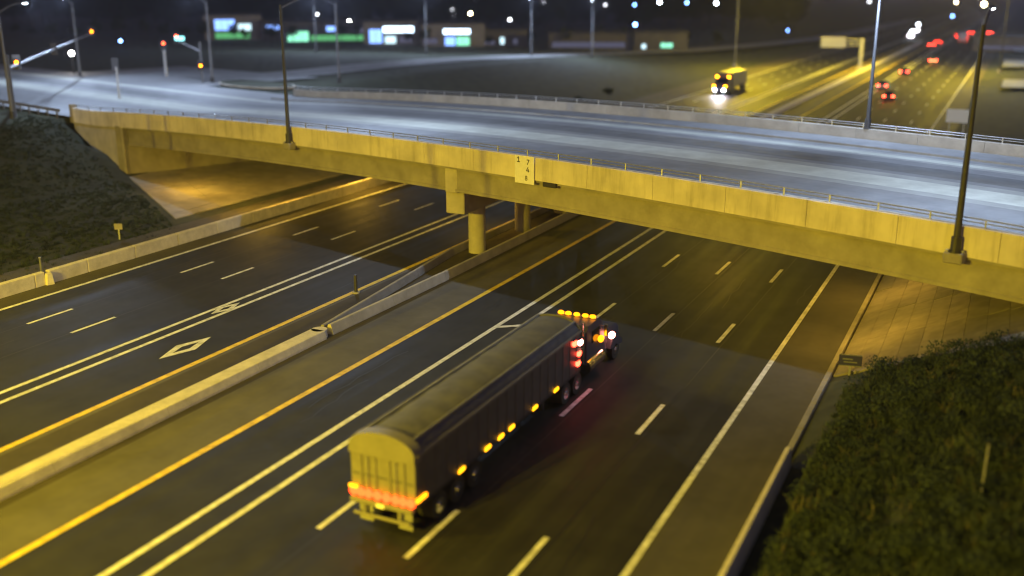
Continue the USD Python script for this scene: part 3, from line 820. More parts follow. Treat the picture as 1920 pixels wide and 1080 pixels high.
part(s, 'panel', MB().bevel((-1.3, -0.03, 1.9), (1.3, 0.03, 3.55), 0.02), 'sign_white')
s = thing('marker_post', 'thin pale marker post standing in the long grass at the lower right', 'post', (20.1, 32.2, float(terrain(20.1, 32.2))))
part(s, 'post', MB().tube([(0, 0, 0), (0.02, 0, 1.9)], (0.035, 0.03), 8), 'galvanized')
part(s, 'cap', MB().cyl((0.02, 0, 1.91), 0.045, 0.06, sides=10), 'dark_metal')
s = thing('marker_post', 'small pale paddle on a post in the dark grass behind the left barrier', 'post', (-39.2, 53.4, float(terrain(-39.2, 53.4))), 0.5)
part(s, 'post', MB().box((-0.05, -0.03, -0.2), (0.05, 0.03, 1.2)), 'galvanized')
part(s, 'paddle', MB().bevel((-0.30, -0.05, 0.75), (0.30, -0.03, 1.2), 0.02), 'concrete_dark')
s = thing('marker_post', 'slim post right behind the gap in the left barrier', 'post', (-35.0, 43.0, float(terrain(-35.0, 43.0))))
part(s, 'post', MB().tube([(0, 0, -0.1), (0, 0, 1.6)], (0.09, 0.07), 10), 'pole_paint')
part(s, 'cap', MB().cyl((0, 0, 1.62), 0.085, 0.06, sides=10), 'galvanized')
s = thing('marker_post', 'short dark bollard standing between the left yellow line and the median barrier', 'post', (-15.15, 49.2, 0.0))
part(s, 'post', MB().tube([(0, 0, 0), (0, 0, 1.15)], (0.11, 0.10), 12), 'dark_metal')
part(s, 'base', MB().cyl((0, 0, 0.05), 0.24, 0.1, sides=14), 'concrete_dark')

# cantilever sign in the far median, seen from behind
cg = thing('overhead_sign', 'cantilever sign seen from behind over the far carriageway beyond the bridge', 'overhead sign', (-13.3, 252.0, 0.0))
part(cg, 'post', MB().tube([(0, 0, 0), (0, 0, 7.2)], (0.40, 0.36), 14), 'sign_back', smooth=40)
part(cg, 'footing', MB().cyl((0, 0, 0.3), 0.9, 0.8, sides=18), 'concrete')
for z in (6.9, 6.2, 5.5):
    part(cg, 'beam', MB().tube([(0, 0, z), (-9.0, 0, z)], 0.13, 8), 'sign_back')
for x in np.arange(-3.2, -0.6, 1.2):
    part(cg, 'strut', MB().tube([(x, 0, 5.5), (x - 0.9, 0, 6.9)], 0.07, 6), 'sign_back')
part(cg, 'sign_panel', MB().bevel((-9.2, -0.28, 5.0), (-3.6, -0.16, 7.4), 0.03), 'sign_back')

# ------------------------------------------------------------------ the truck
tk = thing('semi_truck', 'tarped bulk trailer truck with glowing red rear lights in the middle lanes', 'truck', (1.95, 26.0, 0.0))
W = 1.30
LT = 14.3
# trailer body: side walls and rear
part(tk, 'trailer_side', MB().bevel((W - 0.07, 0.05, 1.15), (W, LT, 2.92), 0.02), 'trailer_side')
part(tk, 'trailer_side', MB().bevel((-W, 0.05, 1.15), (-W + 0.07, LT, 2.92), 0.02), 'trailer_side')
for k in range(18):
    y = 0.45 + k * (LT - 0.9) / 17
    part(tk, 'side_post', MB().bevel((W, y - 0.04, 1.18), (W + 0.022, y + 0.04, 2.86), 0.008), 'trailer_side')
part(tk, 'top_rail', MB().bevel((W - 0.09, 0, 2.88), (W + 0.05, LT, 3.02), 0.03), 'trailer_white')
part(tk, 'top_rail', MB().bevel((-W - 0.05, 0, 2.88), (-W + 0.09, LT, 3.02), 0.03), 'trailer_white')
part(tk, 'floor', MB().box((-W, 0.05, 1.05), (W, LT, 1.16)), 'dark_metal')
arch = lambda y, r=0.0: [(W * math.sin(a) * (1.0 - 0.0), y, 2.98 + (0.62 - r) * math.cos(a)) for a in np.linspace(-math.pi / 2, math.pi / 2, 13)]
# rear wall with arched head
rear = [(-W, 0, 1.10), (W, 0, 1.10), (W, 0, 2.98), (-W, 0, 2.98)]
part(tk, 'rear_door', MB().hull([(a, b, c) for b in (-0.05, 0.05) for a, c in ((-W + 0.03, 1.1), (W - 0.03, 1.1), (W - 0.03, 2.72), (-W + 0.03, 2.72))]), 'trailer_white')
for x in (-0.85, -0.28, 0.28, 0.85):
    part(tk, 'door_rib', MB().bevel((x - 0.05, -0.10, 1.2), (x + 0.05, -0.05, 2.66), 0.015), 'trailer_white')
part(tk, 'door_seam', MB().box((-W + 0.1, -0.075, 1.9), (W - 0.1, -0.052, 1.96)), 'trailer_side')
part(tk, 'rear_head', MB().hull([(a * 1.0, b, c) for (a, b, c) in arch(-0.12)] + [(a * 1.02, 0.32, c + 0.03) for (a, b, c) in arch(0.3)] + [(-W, -0.14, 2.72), (W, -0.14, 2.72), (-W, 0.3, 2.72), (W, 0.3, 2.72)]), 'trailer_white', 'bright arched cap above the rear door', smooth=30)
# tarp roof with bows
v, f = [], []
ys = np.linspace(0.33, LT, 40)
for y in ys:
    bow = 0.03 * abs(math.sin((y - 0.33) / (LT - 0.33) * math.pi * 9))
    v += [(a * 0.985, b, c - 0.02 - 0.05 + bow) for a, b, c in arch(y)]
n = 13
for i in range(len(ys) - 1):
    for j in range(n - 1):
        f += [[i * n + j, (i + 1) * n + j, (i + 1) * n + j + 1], [i * n + j, (i + 1) * n + j + 1, i * n + j + 1]]
part(tk, 'tarp', (np.array(v), np.array(f)), 'tarp', smooth=True)
part(tk, 'roll_tube', MB().tube([(0.98, 0.3, 3.36), (0.98, LT, 3.36)], 0.06, 10), 'tarp_edge', smooth=True)
part(tk, 'roll_tube', MB().tube([(-0.80, 0.3, 3.44), (-0.80, LT, 3.44)], 0.09, 10), 'tarp_edge', smooth=True)
part(tk, 'licence_plate', MB().bevel((-0.16, -0.30, 0.93), (0.16, -0.285, 1.07), 0.005), 'sign_white')
for x in (-0.56, 0.56):
    part(tk, 'lock_rod', MB().tube([(x, -0.12, 1.15), (x, -0.12, 2.65)], 0.022, 8), 'galvanized')
part(tk, 'front_wall', MB().hull([(a, LT - 0.05, c) for a, b, c in arch(0)] + [(a, LT + 0.03, c) for a, b, c in arch(0)] + [(-W, LT - 0.05, 1.1), (W, LT - 0.05, 1.1), (-W, LT + 0.03, 1.1), (W, LT + 0.03, 1.1)]), 'trailer_side')
# rear frame, bumper, flaps, lights
part(tk, 'bumper', MB().bevel((-1.25, -0.28, 0.92), (1.25, -0.05, 1.10), 0.03).bevel((-1.15, -0.25, 0.45), (1.15, -0.15, 0.57), 0.03).box((-0.75, -0.22, 0.55), (-0.65, -0.16, 0.95)).box((0.65, -0.22, 0.55), (0.75, -0.16, 0.95)), 'trailer_white')
for x in (-1.02, 0.55):
    part(tk, 'mud_flap', MB().bevel((x, -0.02, 0.18), (x + 0.55, 0.01, 0.9), 0.005), 'tarp_edge')
for x in (-1.14, -0.84, -0.54, -0.18, 0.18, 0.54, 0.84, 1.14):
    part(tk, 'tail_light', MB().cyl((x, -0.16, 1.29), 0.165, 0.06, 'y', 16), 'rear_red')
part(tk, 'corner_light', MB().bevel((1.28, -0.12, 1.30), (1.40, 0.55, 1.46), 0.04), 'roof_amber')
part(tk, 'corner_light', MB().bevel((-1.30, -0.24, 1.42), (-0.95, -0.14, 1.54), 0.02), 'marker_amber')
# chassis and running gear
part(tk, 'chassis_rail', MB().box((-0.5, 0.3, 0.82), (-0.35, LT - 1, 1.05)), 'dark_metal')
part(tk, 'chassis_rail', MB().box((0.35, 0.3, 0.82), (0.5, LT - 1, 1.05)), 'dark_metal')


def wheel(parent, x, y, dual=True, r=0.51):
    w = 0.58 if dual else 0.3
    sx = math.copysign(1, x)
    ty = part(parent, 'tyre', MB().cyl((x - sx * w / 2, y, r), r, w, 'x', 24), 'rubber', smooth=40)
    part(ty, 'rim', MB().cyl((x - sx * 0.01, y, r), r * 0.55, 0.06, 'x', 18).cyl((x + sx * 0.03, y, r), r * 0.2, 0.08, 'x', 12), 'chrome')


for y in (1.5, 2.8, 4.1):
    for x in (1.28, -1.28):
        wheel(tk, x, y)
for x in (0.9, -0.9):
    part(tk, 'landing_leg', MB().box((x - 0.07, LT - 3.4, 0.35), (x + 0.07, LT - 3.25, 1.05)), 'dark_metal')
for y in (3.0, 5.05, 6.15, 7.1, 9.3, 11.5):
    part(tk, 'marker_light', MB().hull([(1.345 + a, y + b, 1.17 + c) for a, b, c in ((0, -0.28, 0), (0, 0.28, 0), (0, -0.2, 0.09), (0, 0.2, 0.09), (0, -0.2, -0.09), (0, 0.2, -0.09), (0.05, -0.18, 0), (0.05, 0.18, 0))]), 'marker_amber')
# tractor
T0 = 14.7
part(tk, 'tractor_frame', MB().box((-0.45, T0 - 2.2, 0.7), (0.45, T0 + 6.0, 0.98)), 'dark_metal')
part(tk, 'fifth_wheel', MB().cyl((0, T0 - 1.4, 1.02), 0.55, 0.1, sides=20), 'dark_metal')
cab = [(a, b, c) for a in (-1.1, 1.1) for b, c in ((T0 + 0.9, 0.85), (T0 + 0.9, 2.45), (T0 + 1.1, 2.70), (T0 + 2.5, 2.72), (T0 + 2.85, 2.55), (T0 + 3.2, 1.75), (T0 + 3.2, 0.85))]
cb_ = part(tk, 'cab', MB().hull([(a * (0.96 if c > 2.5 else 1.0), b, c) for a, b, c in cab]), 'cab_paint', smooth=25)
part(cb_, 'rear_window', MB().bevel((-0.5, T0 + 0.87, 1.75), (0.5, T0 + 0.91, 2.25), 0.01), 'car_glass')
part(cb_, 'side_window', MB().bevel((1.09, T0 + 1.5, 1.75), (1.12, T0 + 2.5, 2.35), 0.01), 'car_glass')
part(cb_, 'windshield', MB().hull([(a, b, c) for a in (-0.95, 0.95) for b, c in ((T0 + 2.9, 2.45), (T0 + 3.2, 1.85), (T0 + 3.24, 1.85), (T0 + 2.94, 2.47))]), 'car_glass')
part(tk, 'hood', MB().hull([(a, b, c) for a, b, c in ((-0.95, T0 + 3.15, 1.78), (0.95, T0 + 3.15, 1.78), (-0.75, T0 + 5.7, 1.50), (0.75, T0 + 5.7, 1.50), (-1.0, T0 + 3.15, 0.75), (1.0, T0 + 3.15, 0.75), (-0.85, T0 + 5.95, 0.75), (0.85, T0 + 5.95, 0.75), (-0.8, T0 + 5.95, 1.3), (0.8, T0 + 5.95, 1.3))]), 'cab_paint', smooth=30)
for sx in (-1, 1):
    part(tk, 'fender', MB().hull([(sx * a, b, c) for a in (0.8, 1.22) for b, c in ((T0 + 3.75, 0.75), (T0 + 4.0, 1.15), (T0 + 4.9, 1.15), (T0 + 5.4, 0.8), (T0 + 5.4, 0.6))]), 'cab_paint', smooth=30)
    wheel(tk, sx * 1.2, T0 + 4.55, False)
    for y in (T0 - 1.9, T0 - 0.6):
        wheel(tk, sx * 1.25, y)
    part(tk, 'fuel_tank', MB().cyl((sx * 0.98, T0 + 1.9, 0.72), 0.32, 1.9, 'y', 20), 'chrome', smooth=40)
    part(tk, 'exhaust_stack', MB().tube([(sx * 1.0, T0 + 0.65, 1.0), (sx * 1.0, T0 + 0.65, 3.05)], 0.075, 12), 'chrome', smooth=40)
    part(tk, 'mirror', MB().bevel((min(sx * 1.22, sx * 1.4), T0 + 2.75, 1.75), (max(sx * 1.22, sx * 1.4), T0 + 2.85, 2.35), 0.03).tube([(sx * 1.05, T0 + 2.7, 2.3), (sx * 1.3, T0 + 2.8, 2.3)], 0.02, 6), 'chrome')
part(tk, 'visor_bar', MB().tube([(-1.0, T0 + 2.30, 2.74), (1.0, T0 + 2.30, 2.74)], 0.03, 8), 'chrome')
for x in (-0.82, -0.44, 0.0, 0.44, 0.82):
    part(tk, 'roof_light', MB().ball((x, T0 + 2.28, 2.82), 0.12, 2, (1.3, 1.1, 0.75)), 'roof_amber', smooth=True)
for y, z, m in ((13.45, 2.66, 'cab_red'), (14.15, 2.50, 'cab_pink'), (14.0, 2.02, 'cab_red'), (13.9, 1.58, 'cab_red')):
    lh = part(tk, 'front_corner_lamp', MB().ball((W + 0.06, y, z), 0.17, 2, (0.6, 1.2, 0.9)), m, smooth=True)
    part(lh, 'lamp_guard', MB().bevel((W + 0.0, y - 0.22, z + 0.15), (W + 0.12, y + 0.22, z + 0.19), 0.01), 'dark_metal')
part(tk, 'side_light', MB().ball((1.24, T0 + 2.35, 1.75), 0.17, 2, (0.8, 1.4, 1.0)), 'roof_amber', smooth=True)
part(tk, 'side_light', MB().ball((1.27, T0 + 3.75, 1.50), 0.20, 2, (0.8, 1.3, 0.9)), 'cab_pink', smooth=True)
lamp(tk + '/rear_glow', (0, -0.45, 1.0), 0.3, 2.5, (1.0, 0.10, 0.03), (0, -1, -0.5))
# (the glow lamps stand in the thing's own frame)
lamp(tk + '/side_glow', (1.5, T0 - 0.2, 1.6), 0.15, 26.0, (1.0, 0.06, 0.06), (1, -0.25, -1.0))

# ------------------------------------------------------------------ cars
def build_car(path, paint):
    body = [(-0.88, -2.25, 0.35), (0.88, -2.25, 0.35), (-0.88, 2.25, 0.32), (0.88, 2.25, 0.32), (-0.9, -2.15, 0.85), (0.9, -2.15, 0.85), (-0.85, 2.2, 0.62), (0.85, 2.2, 0.62), (-0.9, 0.9, 0.92), (0.9, 0.9, 0.92), (-0.86, -2.2, 0.92), (0.86, -2.2, 0.92)]
    part(path, 'body', MB().hull(body), paint, smooth=25)
    gh = [(-0.78, -1.75, 0.9), (0.78, -1.75, 0.9), (-0.78, 0.85, 0.9), (0.78, 0.85, 0.9), (-0.6, -1.0, 1.42), (0.6, -1.0, 1.42), (-0.6, 0.05, 1.43), (0.6, 0.05, 1.43)]
    part(path, 'windows', MB().hull(gh), 'car_glass')
    part(path, 'roof', MB().bevel((-0.6, -1.0, 1.40), (0.6, 0.06, 1.46), 0.03), paint)
    for sx in (-1, 1):
        for y in (-1.4, 1.4):
            wheel(path, sx * 0.9, y, False, 0.33)
        part(path, 'tail_light', MB().bevel((sx * 0.72 - 0.16, -2.29, 0.66), (sx * 0.72 + 0.16, -2.22, 0.84), 0.02), 'tail_red')
        part(path, 'head_light', MB().bevel((sx * 0.66 - 0.15, 2.18, 0.5), (sx * 0.66 + 0.15, 2.27, 0.63), 0.02), 'headlight')


protos = {}
for paint in ('car_silver', 'car_dark', 'car_white', 'car_blue', 'car_red'):
    protos[paint] = klass('model_' + paint.split('_')[1] + '_car')
    build_car(protos[paint], paint)
cars = [('car_dark', 0.8, 184.5, 'car with two small separate red tail lights, nearest beyond the bridge'),
        ('car_silver', -2.6, 205.0, 'car with orange red tail lights beside the far bridge light pole'),
        ('car_blue', -2.5, 243.0, 'car with a merged red tail light pair, third up the far lanes'),
        ('car_white', 0.2, 286.0, 'car with red tail lights alone on the lane, below the pair near the top'),
        ('car_silver', -6.6, 372.0, 'lower of two cars whose red lights overlap just below the dense red cluster'),
        ('car_dark', -6.0, 392.0, 'upper of two cars whose red lights overlap just below the dense red cluster')]
for p, x, y, lab in cars:
    copy_of(protos[p], 'car', lab, 'car', (x, y, 0.0), 0, 'cars driving away beyond the bridge')
for p, x, y, lab in (('car_dark', 0.8, 430, 'nearest car of the dense red cluster at the top right'), ('car_red', -2.6, 448, 'left car of the dense red cluster at the top right'), ('car_silver', 4.2, 455, 'right car of the dense red cluster at the top right'),
                     ('car_blue', 0.6, 480, 'middle back car of the dense red cluster at the top right'), ('car_white', 7.6, 485, 'rightmost back car of the dense red cluster at the top right')):
    copy_of(protos[p], 'car', lab, 'car', (x, y, 0.0), 0, 'cars driving away beyond the bridge')
for p, x, y, lab in (('car_silver', -19.5, 441, 'oncoming car with bright bluish white headlights at the top right'), ('car_dark', -22.8, 505, 'second oncoming car with white headlights farther up the left lanes')):
    copy_of(protos[p], 'car', lab, 'car', (x, y, 0.0), math.pi, 'oncoming cars on the far carriageway')


def box_truck(name, label, x, y, back, rot=0.0):
    t = thing(name, label, 'truck', (x, y, 0), rot)
    part(t, 'cargo_box', MB().bevel((-1.22, -4.2, 1.0), (1.22, 2.3, 3.7), 0.05), back)
    part(t, 'cab', MB().hull([(a, b, c) for a in (-1.05, 1.05) for b, c in ((2.4, 0.7), (2.4, 2.6), (3.5, 2.6), (4.2, 1.6), (4.3, 0.7))]), back, smooth=25)
    part(t, 'windshield', MB().hull([(a, b, c) for a in (-0.95, 0.95) for b, c in ((3.58, 2.5), (4.22, 1.65), (4.26, 1.66), (3.62, 2.52))]), 'car_glass')
    part(t, 'chassis', MB().box((-0.8, -4.1, 0.7), (0.8, 3.8, 1.0)), 'dark_metal')
    for sx in (-1, 1):
        for yy in (-2.6, 3.1):
            wheel(t, sx * 1.15, yy, False, 0.45)
        part(t, 'head_light', MB().bevel((sx * 0.8 - 0.16, 4.25, 0.85), (sx * 0.8 + 0.16, 4.36, 1.05), 0.02), 'headlight')
        part(t, 'tail_light', MB().bevel((sx * 1.0 - 0.12, -4.27, 1.02), (sx * 1.0 + 0.12, -4.2, 1.16), 0.02), 'rear_red')
    return t


box_truck('box_truck', 'pale blue white box truck under the red cluster at the top right', 1.5, 398, 'cab_white')
# oncoming truck on the far left carriageway
ot = thing('oncoming_truck', 'oncoming truck with amber roof lamps and white headlights beyond the bridge', 'truck', (-27.2, 180.5, 0.0), math.pi)
part(ot, 'cab', MB().hull([(a, b, c) for a in (-1.15, 1.15) for b, c in ((-2.4, 0.8), (-2.4, 2.9), (-0.6, 2.95), (-0.1, 1.9), (0.0, 0.7))]), 'cab_paint', smooth=25)
part(ot, 'windshield', MB().hull([(a, b, c) for a in (-1.0, 1.0) for b, c in ((-0.55, 2.8), (-0.1, 2.0), (-0.06, 2.0), (-0.51, 2.82))]), 'car_glass')
part(ot, 'hood', MB().hull([(a, b, c) for a in (-0.95, 0.95) for b, c in ((-0.2, 1.85), (1.3, 1.5), (1.45, 0.6), (-0.2, 0.6))]), 'cab_paint', smooth=25)
part(ot, 'trailer', MB().bevel((-1.28, -13.5, 1.1), (1.28, -3.0, 3.7), 0.04), 'trailer_side')
part(ot, 'chassis', MB().box((-0.5, -13.3, 0.75), (0.5, 1.2, 1.1)), 'dark_metal')
for sx in (-1, 1):
    for yy in (0.6, -2.6, -3.8, -11.3, -12.5):
        wheel(ot, sx * 1.2, yy, yy < 0)
    part(ot, 'head_light', MB().bevel((sx * 0.8 - 0.17, 1.42, 0.85), (sx * 0.8 + 0.17, 1.5, 1.05), 0.02), 'headlight')
for x, z in ((-1.0, 1.55), (1.0, 1.55)):
    part(ot, 'turn_light', MB().ball((x, 1.2, z), 0.2, 1), 'far_amber')
for x in (-1.05, 1.05):
    part(ot, 'roof_lamp', MB().ball((x, -0.9, 3.05), 0.2, 1), 'far_amber')
part(ot, 'rear_marker', MB().ball((1.34, -11.5, 1.2), 0.10, 1), 'tail_red')
lamp(ot + '/head_lamp', (0.0, 1.6, 0.95), 0.14, 5200.0, (0.85, 0.82, 1.0), (0, 1, -0.10))
# headlights of the car by the far pole light the lane ahead of it
for k, (x, y, I) in enumerate(((-2.6, 207.6, 2600.0), (-2.5, 245.6, 1200.0))):
    lamp(numbered('/World/car_beam'), (x, y, 0.62), 0.10, I, (0.70, 0.78, 1.0), (0, 1, -0.10))

# ------------------------------------------------------------------ trees
def make_tree(path, seed, h, rw, leaf):
    r = np.random.default_rng(seed)
    mb = MB()
    mb.tube([(0, 0, -0.3), (0.05, 0.03, h * 0.35), (0.0, 0.1, h * 0.8)], (0.022 * h, 0.016 * h, 0.004 * h), 7)
    cl = []
    for k in range(9):
        a = k * 2.4 + r.uniform(-0.4, 0.4)
        z0 = h * r.uniform(0.28, 0.62)
        e = np.array([math.cos(a) * rw * r.uniform(0.5, 0.9), math.sin(a) * rw * r.uniform(0.5, 0.9), z0 + h * r.uniform(0.12, 0.3)])
        mb.tube([(0, 0, z0), e * (0.5, 0.5, 0.5) + np.array([0, 0, z0 * 0.5 + 0.2]), e], (0.008 * h, 0.006 * h, 0.002 * h), 5)
        cl.append((e, rw * r.uniform(0.32, 0.5)))
    for k in range(8):
        a, t = r.uniform(0, 6.28), r.uniform(0, 1)
        cl.append((np.array([math.cos(a) * rw * 0.55 * t, math.sin(a) * rw * 0.55 * t, h * r.uniform(0.5, 0.9)]), rw * r.uniform(0.3, 0.5)))
    part(path, 'trunk', mb, 'bark')
    per = 130
    c = np.repeat([x[0] for x in cl], per, 0); rad = np.repeat([x[1] for x in cl], per)
    d = r.normal(size=(len(c), 3)); d /= np.linalg.norm(d, axis=1, keepdims=True)
    p = c + d * (rad * r.uniform(0.35, 1.05, len(c)))[:, None] * (1, 1, 0.8)
    s = r.uniform(0.16, 0.34, len(c))[:, None] * (h / 10)
    u = r.normal(size=(len(c), 3)); u /= np.linalg.norm(u, axis=1, keepdims=True)
    w = np.cross(u, r.normal(size=(len(c), 3))); w /= np.linalg.norm(w, axis=1, keepdims=True)
    v = np.stack([p - u * s, p + w * s * 0.6, p + u * s, p - w * s * 0.6], 1).reshape(-1, 3)
    b = np.arange(len(c))[:, None] * 4
    part(path, 'crown', (v, np.hstack([b, b + 1, b + 2, b + 3])), leaf)


tp = []
for k, (h, rw, lf) in enumerate(((10.0, 3.4, 'leaf_a'), (12.5, 3.8, 'leaf_b'), (8.0, 3.6, 'leaf_a'), (11.0, 2.8, 'leaf_b'))):
    p = klass(f'model_{("round", "tall", "broad", "slim")[k]}_tree')
    make_tree(p, 20 + k, h, rw, lf)
    tp.append(p)


def plant(x, y, lab, grp, s=1.0, k=None):
    k = int(rng.integers(4)) if k is None else k
    copy_of(tp[k], ('round_tree', 'tall_tree', 'broad_tree', 'slim_tree')[k], lab, 'tree', (x, y, float(terrain(x, y)) - 0.1), float(rng.uniform(0, 6.28)), grp, (s, s, s * float(rng.uniform(0.9, 1.15))))


# a dark belt of trees beyond the ramp, and more on the right of the far highway
for k in range(34):
    px = -20 + k * 41 + rng.uniform(-14, 14)
    g = px_to_ground(px, rng.uniform(88, 104) - 0.012 * max(0, px - 700) * 1.4, 2.2)
    plant(g[0], g[1], 'dark tree in the unlit belt beyond the ramp', 'dark trees beyond the ramp', rng.uniform(0.34, 0.55))
wd = UsdGeom.PointInstancer.Define(stage, '/World/distant_woods')
tag(wd, 'unlit distant woods filling the dark top of the picture', 'woods', kind='stuff')
UsdGeom.Scope.Define(stage, '/World/distant_woods/kinds')
wk = []
for k, (h, rw) in enumerate(((11.0, 4.6), (13.0, 4.2), (9.0, 4.8))):
    wk.append(f'/World/distant_woods/kinds/{("round", "tall", "broad")[k]}_tree')
    UsdGeom.Xform.Define(stage, wk[-1])
    make_tree(wk[-1], 70 + k, h, rw, 'leaf_a')
wp = []
for row, (py, n) in enumerate(((-6, 150), (4, 150), (14, 140), (26, 130), (38, 110), (50, 90), (62, 70))):
    for k in range(n):
        px = -60 + (2060 if row < 3 else 1560) * (k + rng.uniform(0, 1)) / n
        g = px_to_ground(px, py + rng.uniform(-5, 5) - 0.012 * max(0, px - 900), 1.5)
        if g[0] > -60 and g[0] < 45:
            continue
        wp.append([g[0], g[1], float(terrain(g[0], g[1]))])
wp = np.array(wp)
wd.CreatePrototypesRel().SetTargets([Sdf.Path(k) for k in wk])
wd.CreateProtoIndicesAttr(Vt.IntArray.FromNumpy(rng.integers(0, 3, len(wp)).astype(np.int32)))
wd.CreatePositionsAttr(Vt.Vec3fArray.FromNumpy(wp.astype(np.float32)))
a_ = rng.uniform(0, 6.28, len(wp))
wd.CreateOrientationsAttr(Vt.QuathArray([Gf.Quath(float(math.cos(t / 2)), 0, 0, float(math.sin(t / 2))) for t in a_]))
s_ = rng.uniform(0.9, 1.6, len(wp))
wd.CreateScalesAttr(Vt.Vec3fArray.FromNumpy(np.stack([s_, s_, s_], 1).astype(np.float32)))
for k in range(22):
    y = 165 + k * 15 + rng.uniform(-4, 4)
    x = 40 + rng.uniform(-6, 26) + 0.02 * y
    plant(x, y, 'dark tree right of the far highway', 'dark trees right of the far highway', rng.uniform(0.55, 0.8))
for k, (x, y, s) in enumerate(((-40.5, 159.0, 0.26), (-41.0, 147.0, 0.22))):
    plant(x, y, ('low dark shrub on the grass beside the far left shoulder', 'second low dark shrub on the grass nearer the bridge')[k], None, s, 2)

# ------------------------------------------------------------------ buildings
def building(label, px, pyb, z0, w, d, h, wall, panes, signband=None, gap=0.0):
    """Low commercial block whose front faces the camera. panes: (x0, x1, z0, z1, material)."""
    g = px_to_ground(px, pyb, z0)
    rot = math.atan2(CAM[1] - g[1], CAM[0] - g[0]) + math.pi / 2
    t = thing('shop_building', label, 'building', (g[0], g[1], float(terrain(g[0], g[1])) - 0.1), rot)
    wl = part(t, 'wall', MB().box((-w / 2, 0, 0), (w / 2, d, h)), wall)
    part(t, 'roof', MB().bevel((-w / 2 - 0.3, -0.5, h), (w / 2 + 0.3, d + 0.3, h + 0.35), 0.05), 'roofing')
    for x0, x1, za, zb, m in panes:
        fr = part(t, 'window', MB().box((x0 - 0.12, -0.10, za - 0.12), (x1 + 0.12, -0.02, za)).box((x0 - 0.12, -0.10, zb), (x1 + 0.12, -0.02, zb + 0.12)).box((x0 - 0.12, -0.10, za), (x0, -0.02, zb)).box((x1, -0.10, za), (x1 + 0.12, -0.02, zb)), 'dark_metal')
        n = max(1, int((x1 - x0) / 1.6))
        for k in range(n):
            a, b = lerp(x0, x1, k / n) + 0.04, lerp(x0, x1, (k + 1) / n) - 0.04
            part(fr, 'pane', MB().box((a, -0.06, za), (b, -0.03, zb)), m)
    return t


building('shop with a blue and green lit front behind the junction', 440, 92, 2.0, 16, 9, 7.0, 'wall_pale', [(-5.0, 4.5, 0.6, 2.2, 'pane_green'), (-5.0, 0.5, 2.9, 5.8, 'pane_blue'), (0.9, 5.0, 2.8, 4.6, 'pane_white')])
building('small dark shop with two blue lit windows beside a bridge light pole', 522, 92, 2.0, 9, 8, 5.5, 'wall_dark', [(-3.0, 0.6, 3.4, 4.4, 'pane_blue'), (1.0, 3.4, 1.0, 2.4, 'pane_dim')])
building('long low shop with a green lit ground floor', 622, 93, 2.0, 26, 9, 5.6, 'wall_dark', [(-12.0, -6.2, 0.5, 3.2, 'pane_teal'), (-5.6, 9.0, 0.6, 2.1, 'pane_green'), (-1.2, 1.2, 3.2, 4.5, 'pane_blue'), (6.0, 9.5, 2.6, 4.0, 'pane_dim')])
building('shop with the brightest white blue canopy lights', 735, 97, 2.0, 15, 9, 6.2, 'wall_pale', [(-6.0, -2.5, 0.6, 4.2, 'pane_blue'), (-2.2, 6.0, 3.4, 4.9, 'pane_cool'), (-1.8, 1.2, 0.5, 2.4, 'pane_white'), (2.0, 5.5, 0.6, 2.2, 'pane_dim')])
building('shop with white lights above a green lit doorway', 850, 98, 2.0, 17, 9, 6.0, 'wall_pale', [(-8.0, -4.2, 0.8, 2.3, 'pane_dim'), (-2.6, 4.6, 3.4, 4.6, 'pane_cool'), (-2.2, 0.6, 0.4, 2.6, 'pane_blue'), (0.9, 4.4, 0.4, 2.6, 'pane_teal')])
building('dim low warehouse right of the shops', 935, 95, 2.0, 16, 8, 4.6, 'wall_dark', [(-7.0, -1.0, 0.7, 1.7, 'pane_dim'), (0.4, 1.6, 0.8, 2.6, 'pane_white'), (4.0, 5.2, 0.8, 2.2, 'pane_dim')])
building('long unlit warehouse with a dim violet wall band', 1105, 98, 2.0, 22, 10, 4.4, 'wall_dark', [(-10.0, 9.5, 0.6, 2.0, 'pane_dim')])
building('small building with one bright green lit window by the ramp', 1238, 99, 2.0, 14, 8, 5.0, 'wall_dark', [(-5.0, -3.8, 0.7, 1.9, 'pane_white'), (0.0, 3.2, 1.0, 2.2, 'pane_teal')])
building('pale low building right of the far highway by the right edge', 1885, 95, 0.5, 18, 9, 4.6, 'wall_pale', [(-7.0, 7.0, 0.8, 1.9, 'pane_dim')])

# lit yards right of the far highway
lot = thing('parking_lot', kind='structure')
for x0, x1, y0, y1 in ((17.5, 30.0, 205, 224), (16.5, 30.0, 262, 290), (18.0, 36.0, 330, 380)):
    part(lot, 'paving', MB().quad((x0, y0, 1.05), (x1, y0, 1.05), (x1, y1, 1.05), (x0, y1, 1.05)), 'mid_paving')
for k, (x, y, lab) in enumerate(((27.0, 214.0, 'lot light right of the far highway, nearest the bridge'), (28.0, 276.0, 'second lot light right of the far highway'), (30.0, 352.0, 'third lot light right of the far highway'))):
    street_light('lot_light', lab, (x, y, float(terrain(x, y))), 15.5, (-1, -0.2), 2.0, intensity=I_LED * (0.8, 0.8, 1.2)[k], group=None)

# ------------------------------------------------------------------ distant lamps
def dot_lamp(px, py, dist, mat, r, lab):
    d = (px - 960) / 1900 * rt - (py - 540) / 1900 * up + fwd
    d /= np.linalg.norm(d)
    p = CAM + d * dist
    g = float(terrain(p[0], p[1]))
    h = max(p[2] - g, 2.0)
    t = thing('yard_lamp', lab, 'street lamp', (p[0], p[1], g))
    part(t, 'pole', MB().tube([(0, 0, -0.2), (0, 0, h - r)], (0.10, 0.07), 7), 'dark_metal')
    part(t, 'globe', MB().ball((0, 0, h), r, 2), mat, smooth=True)


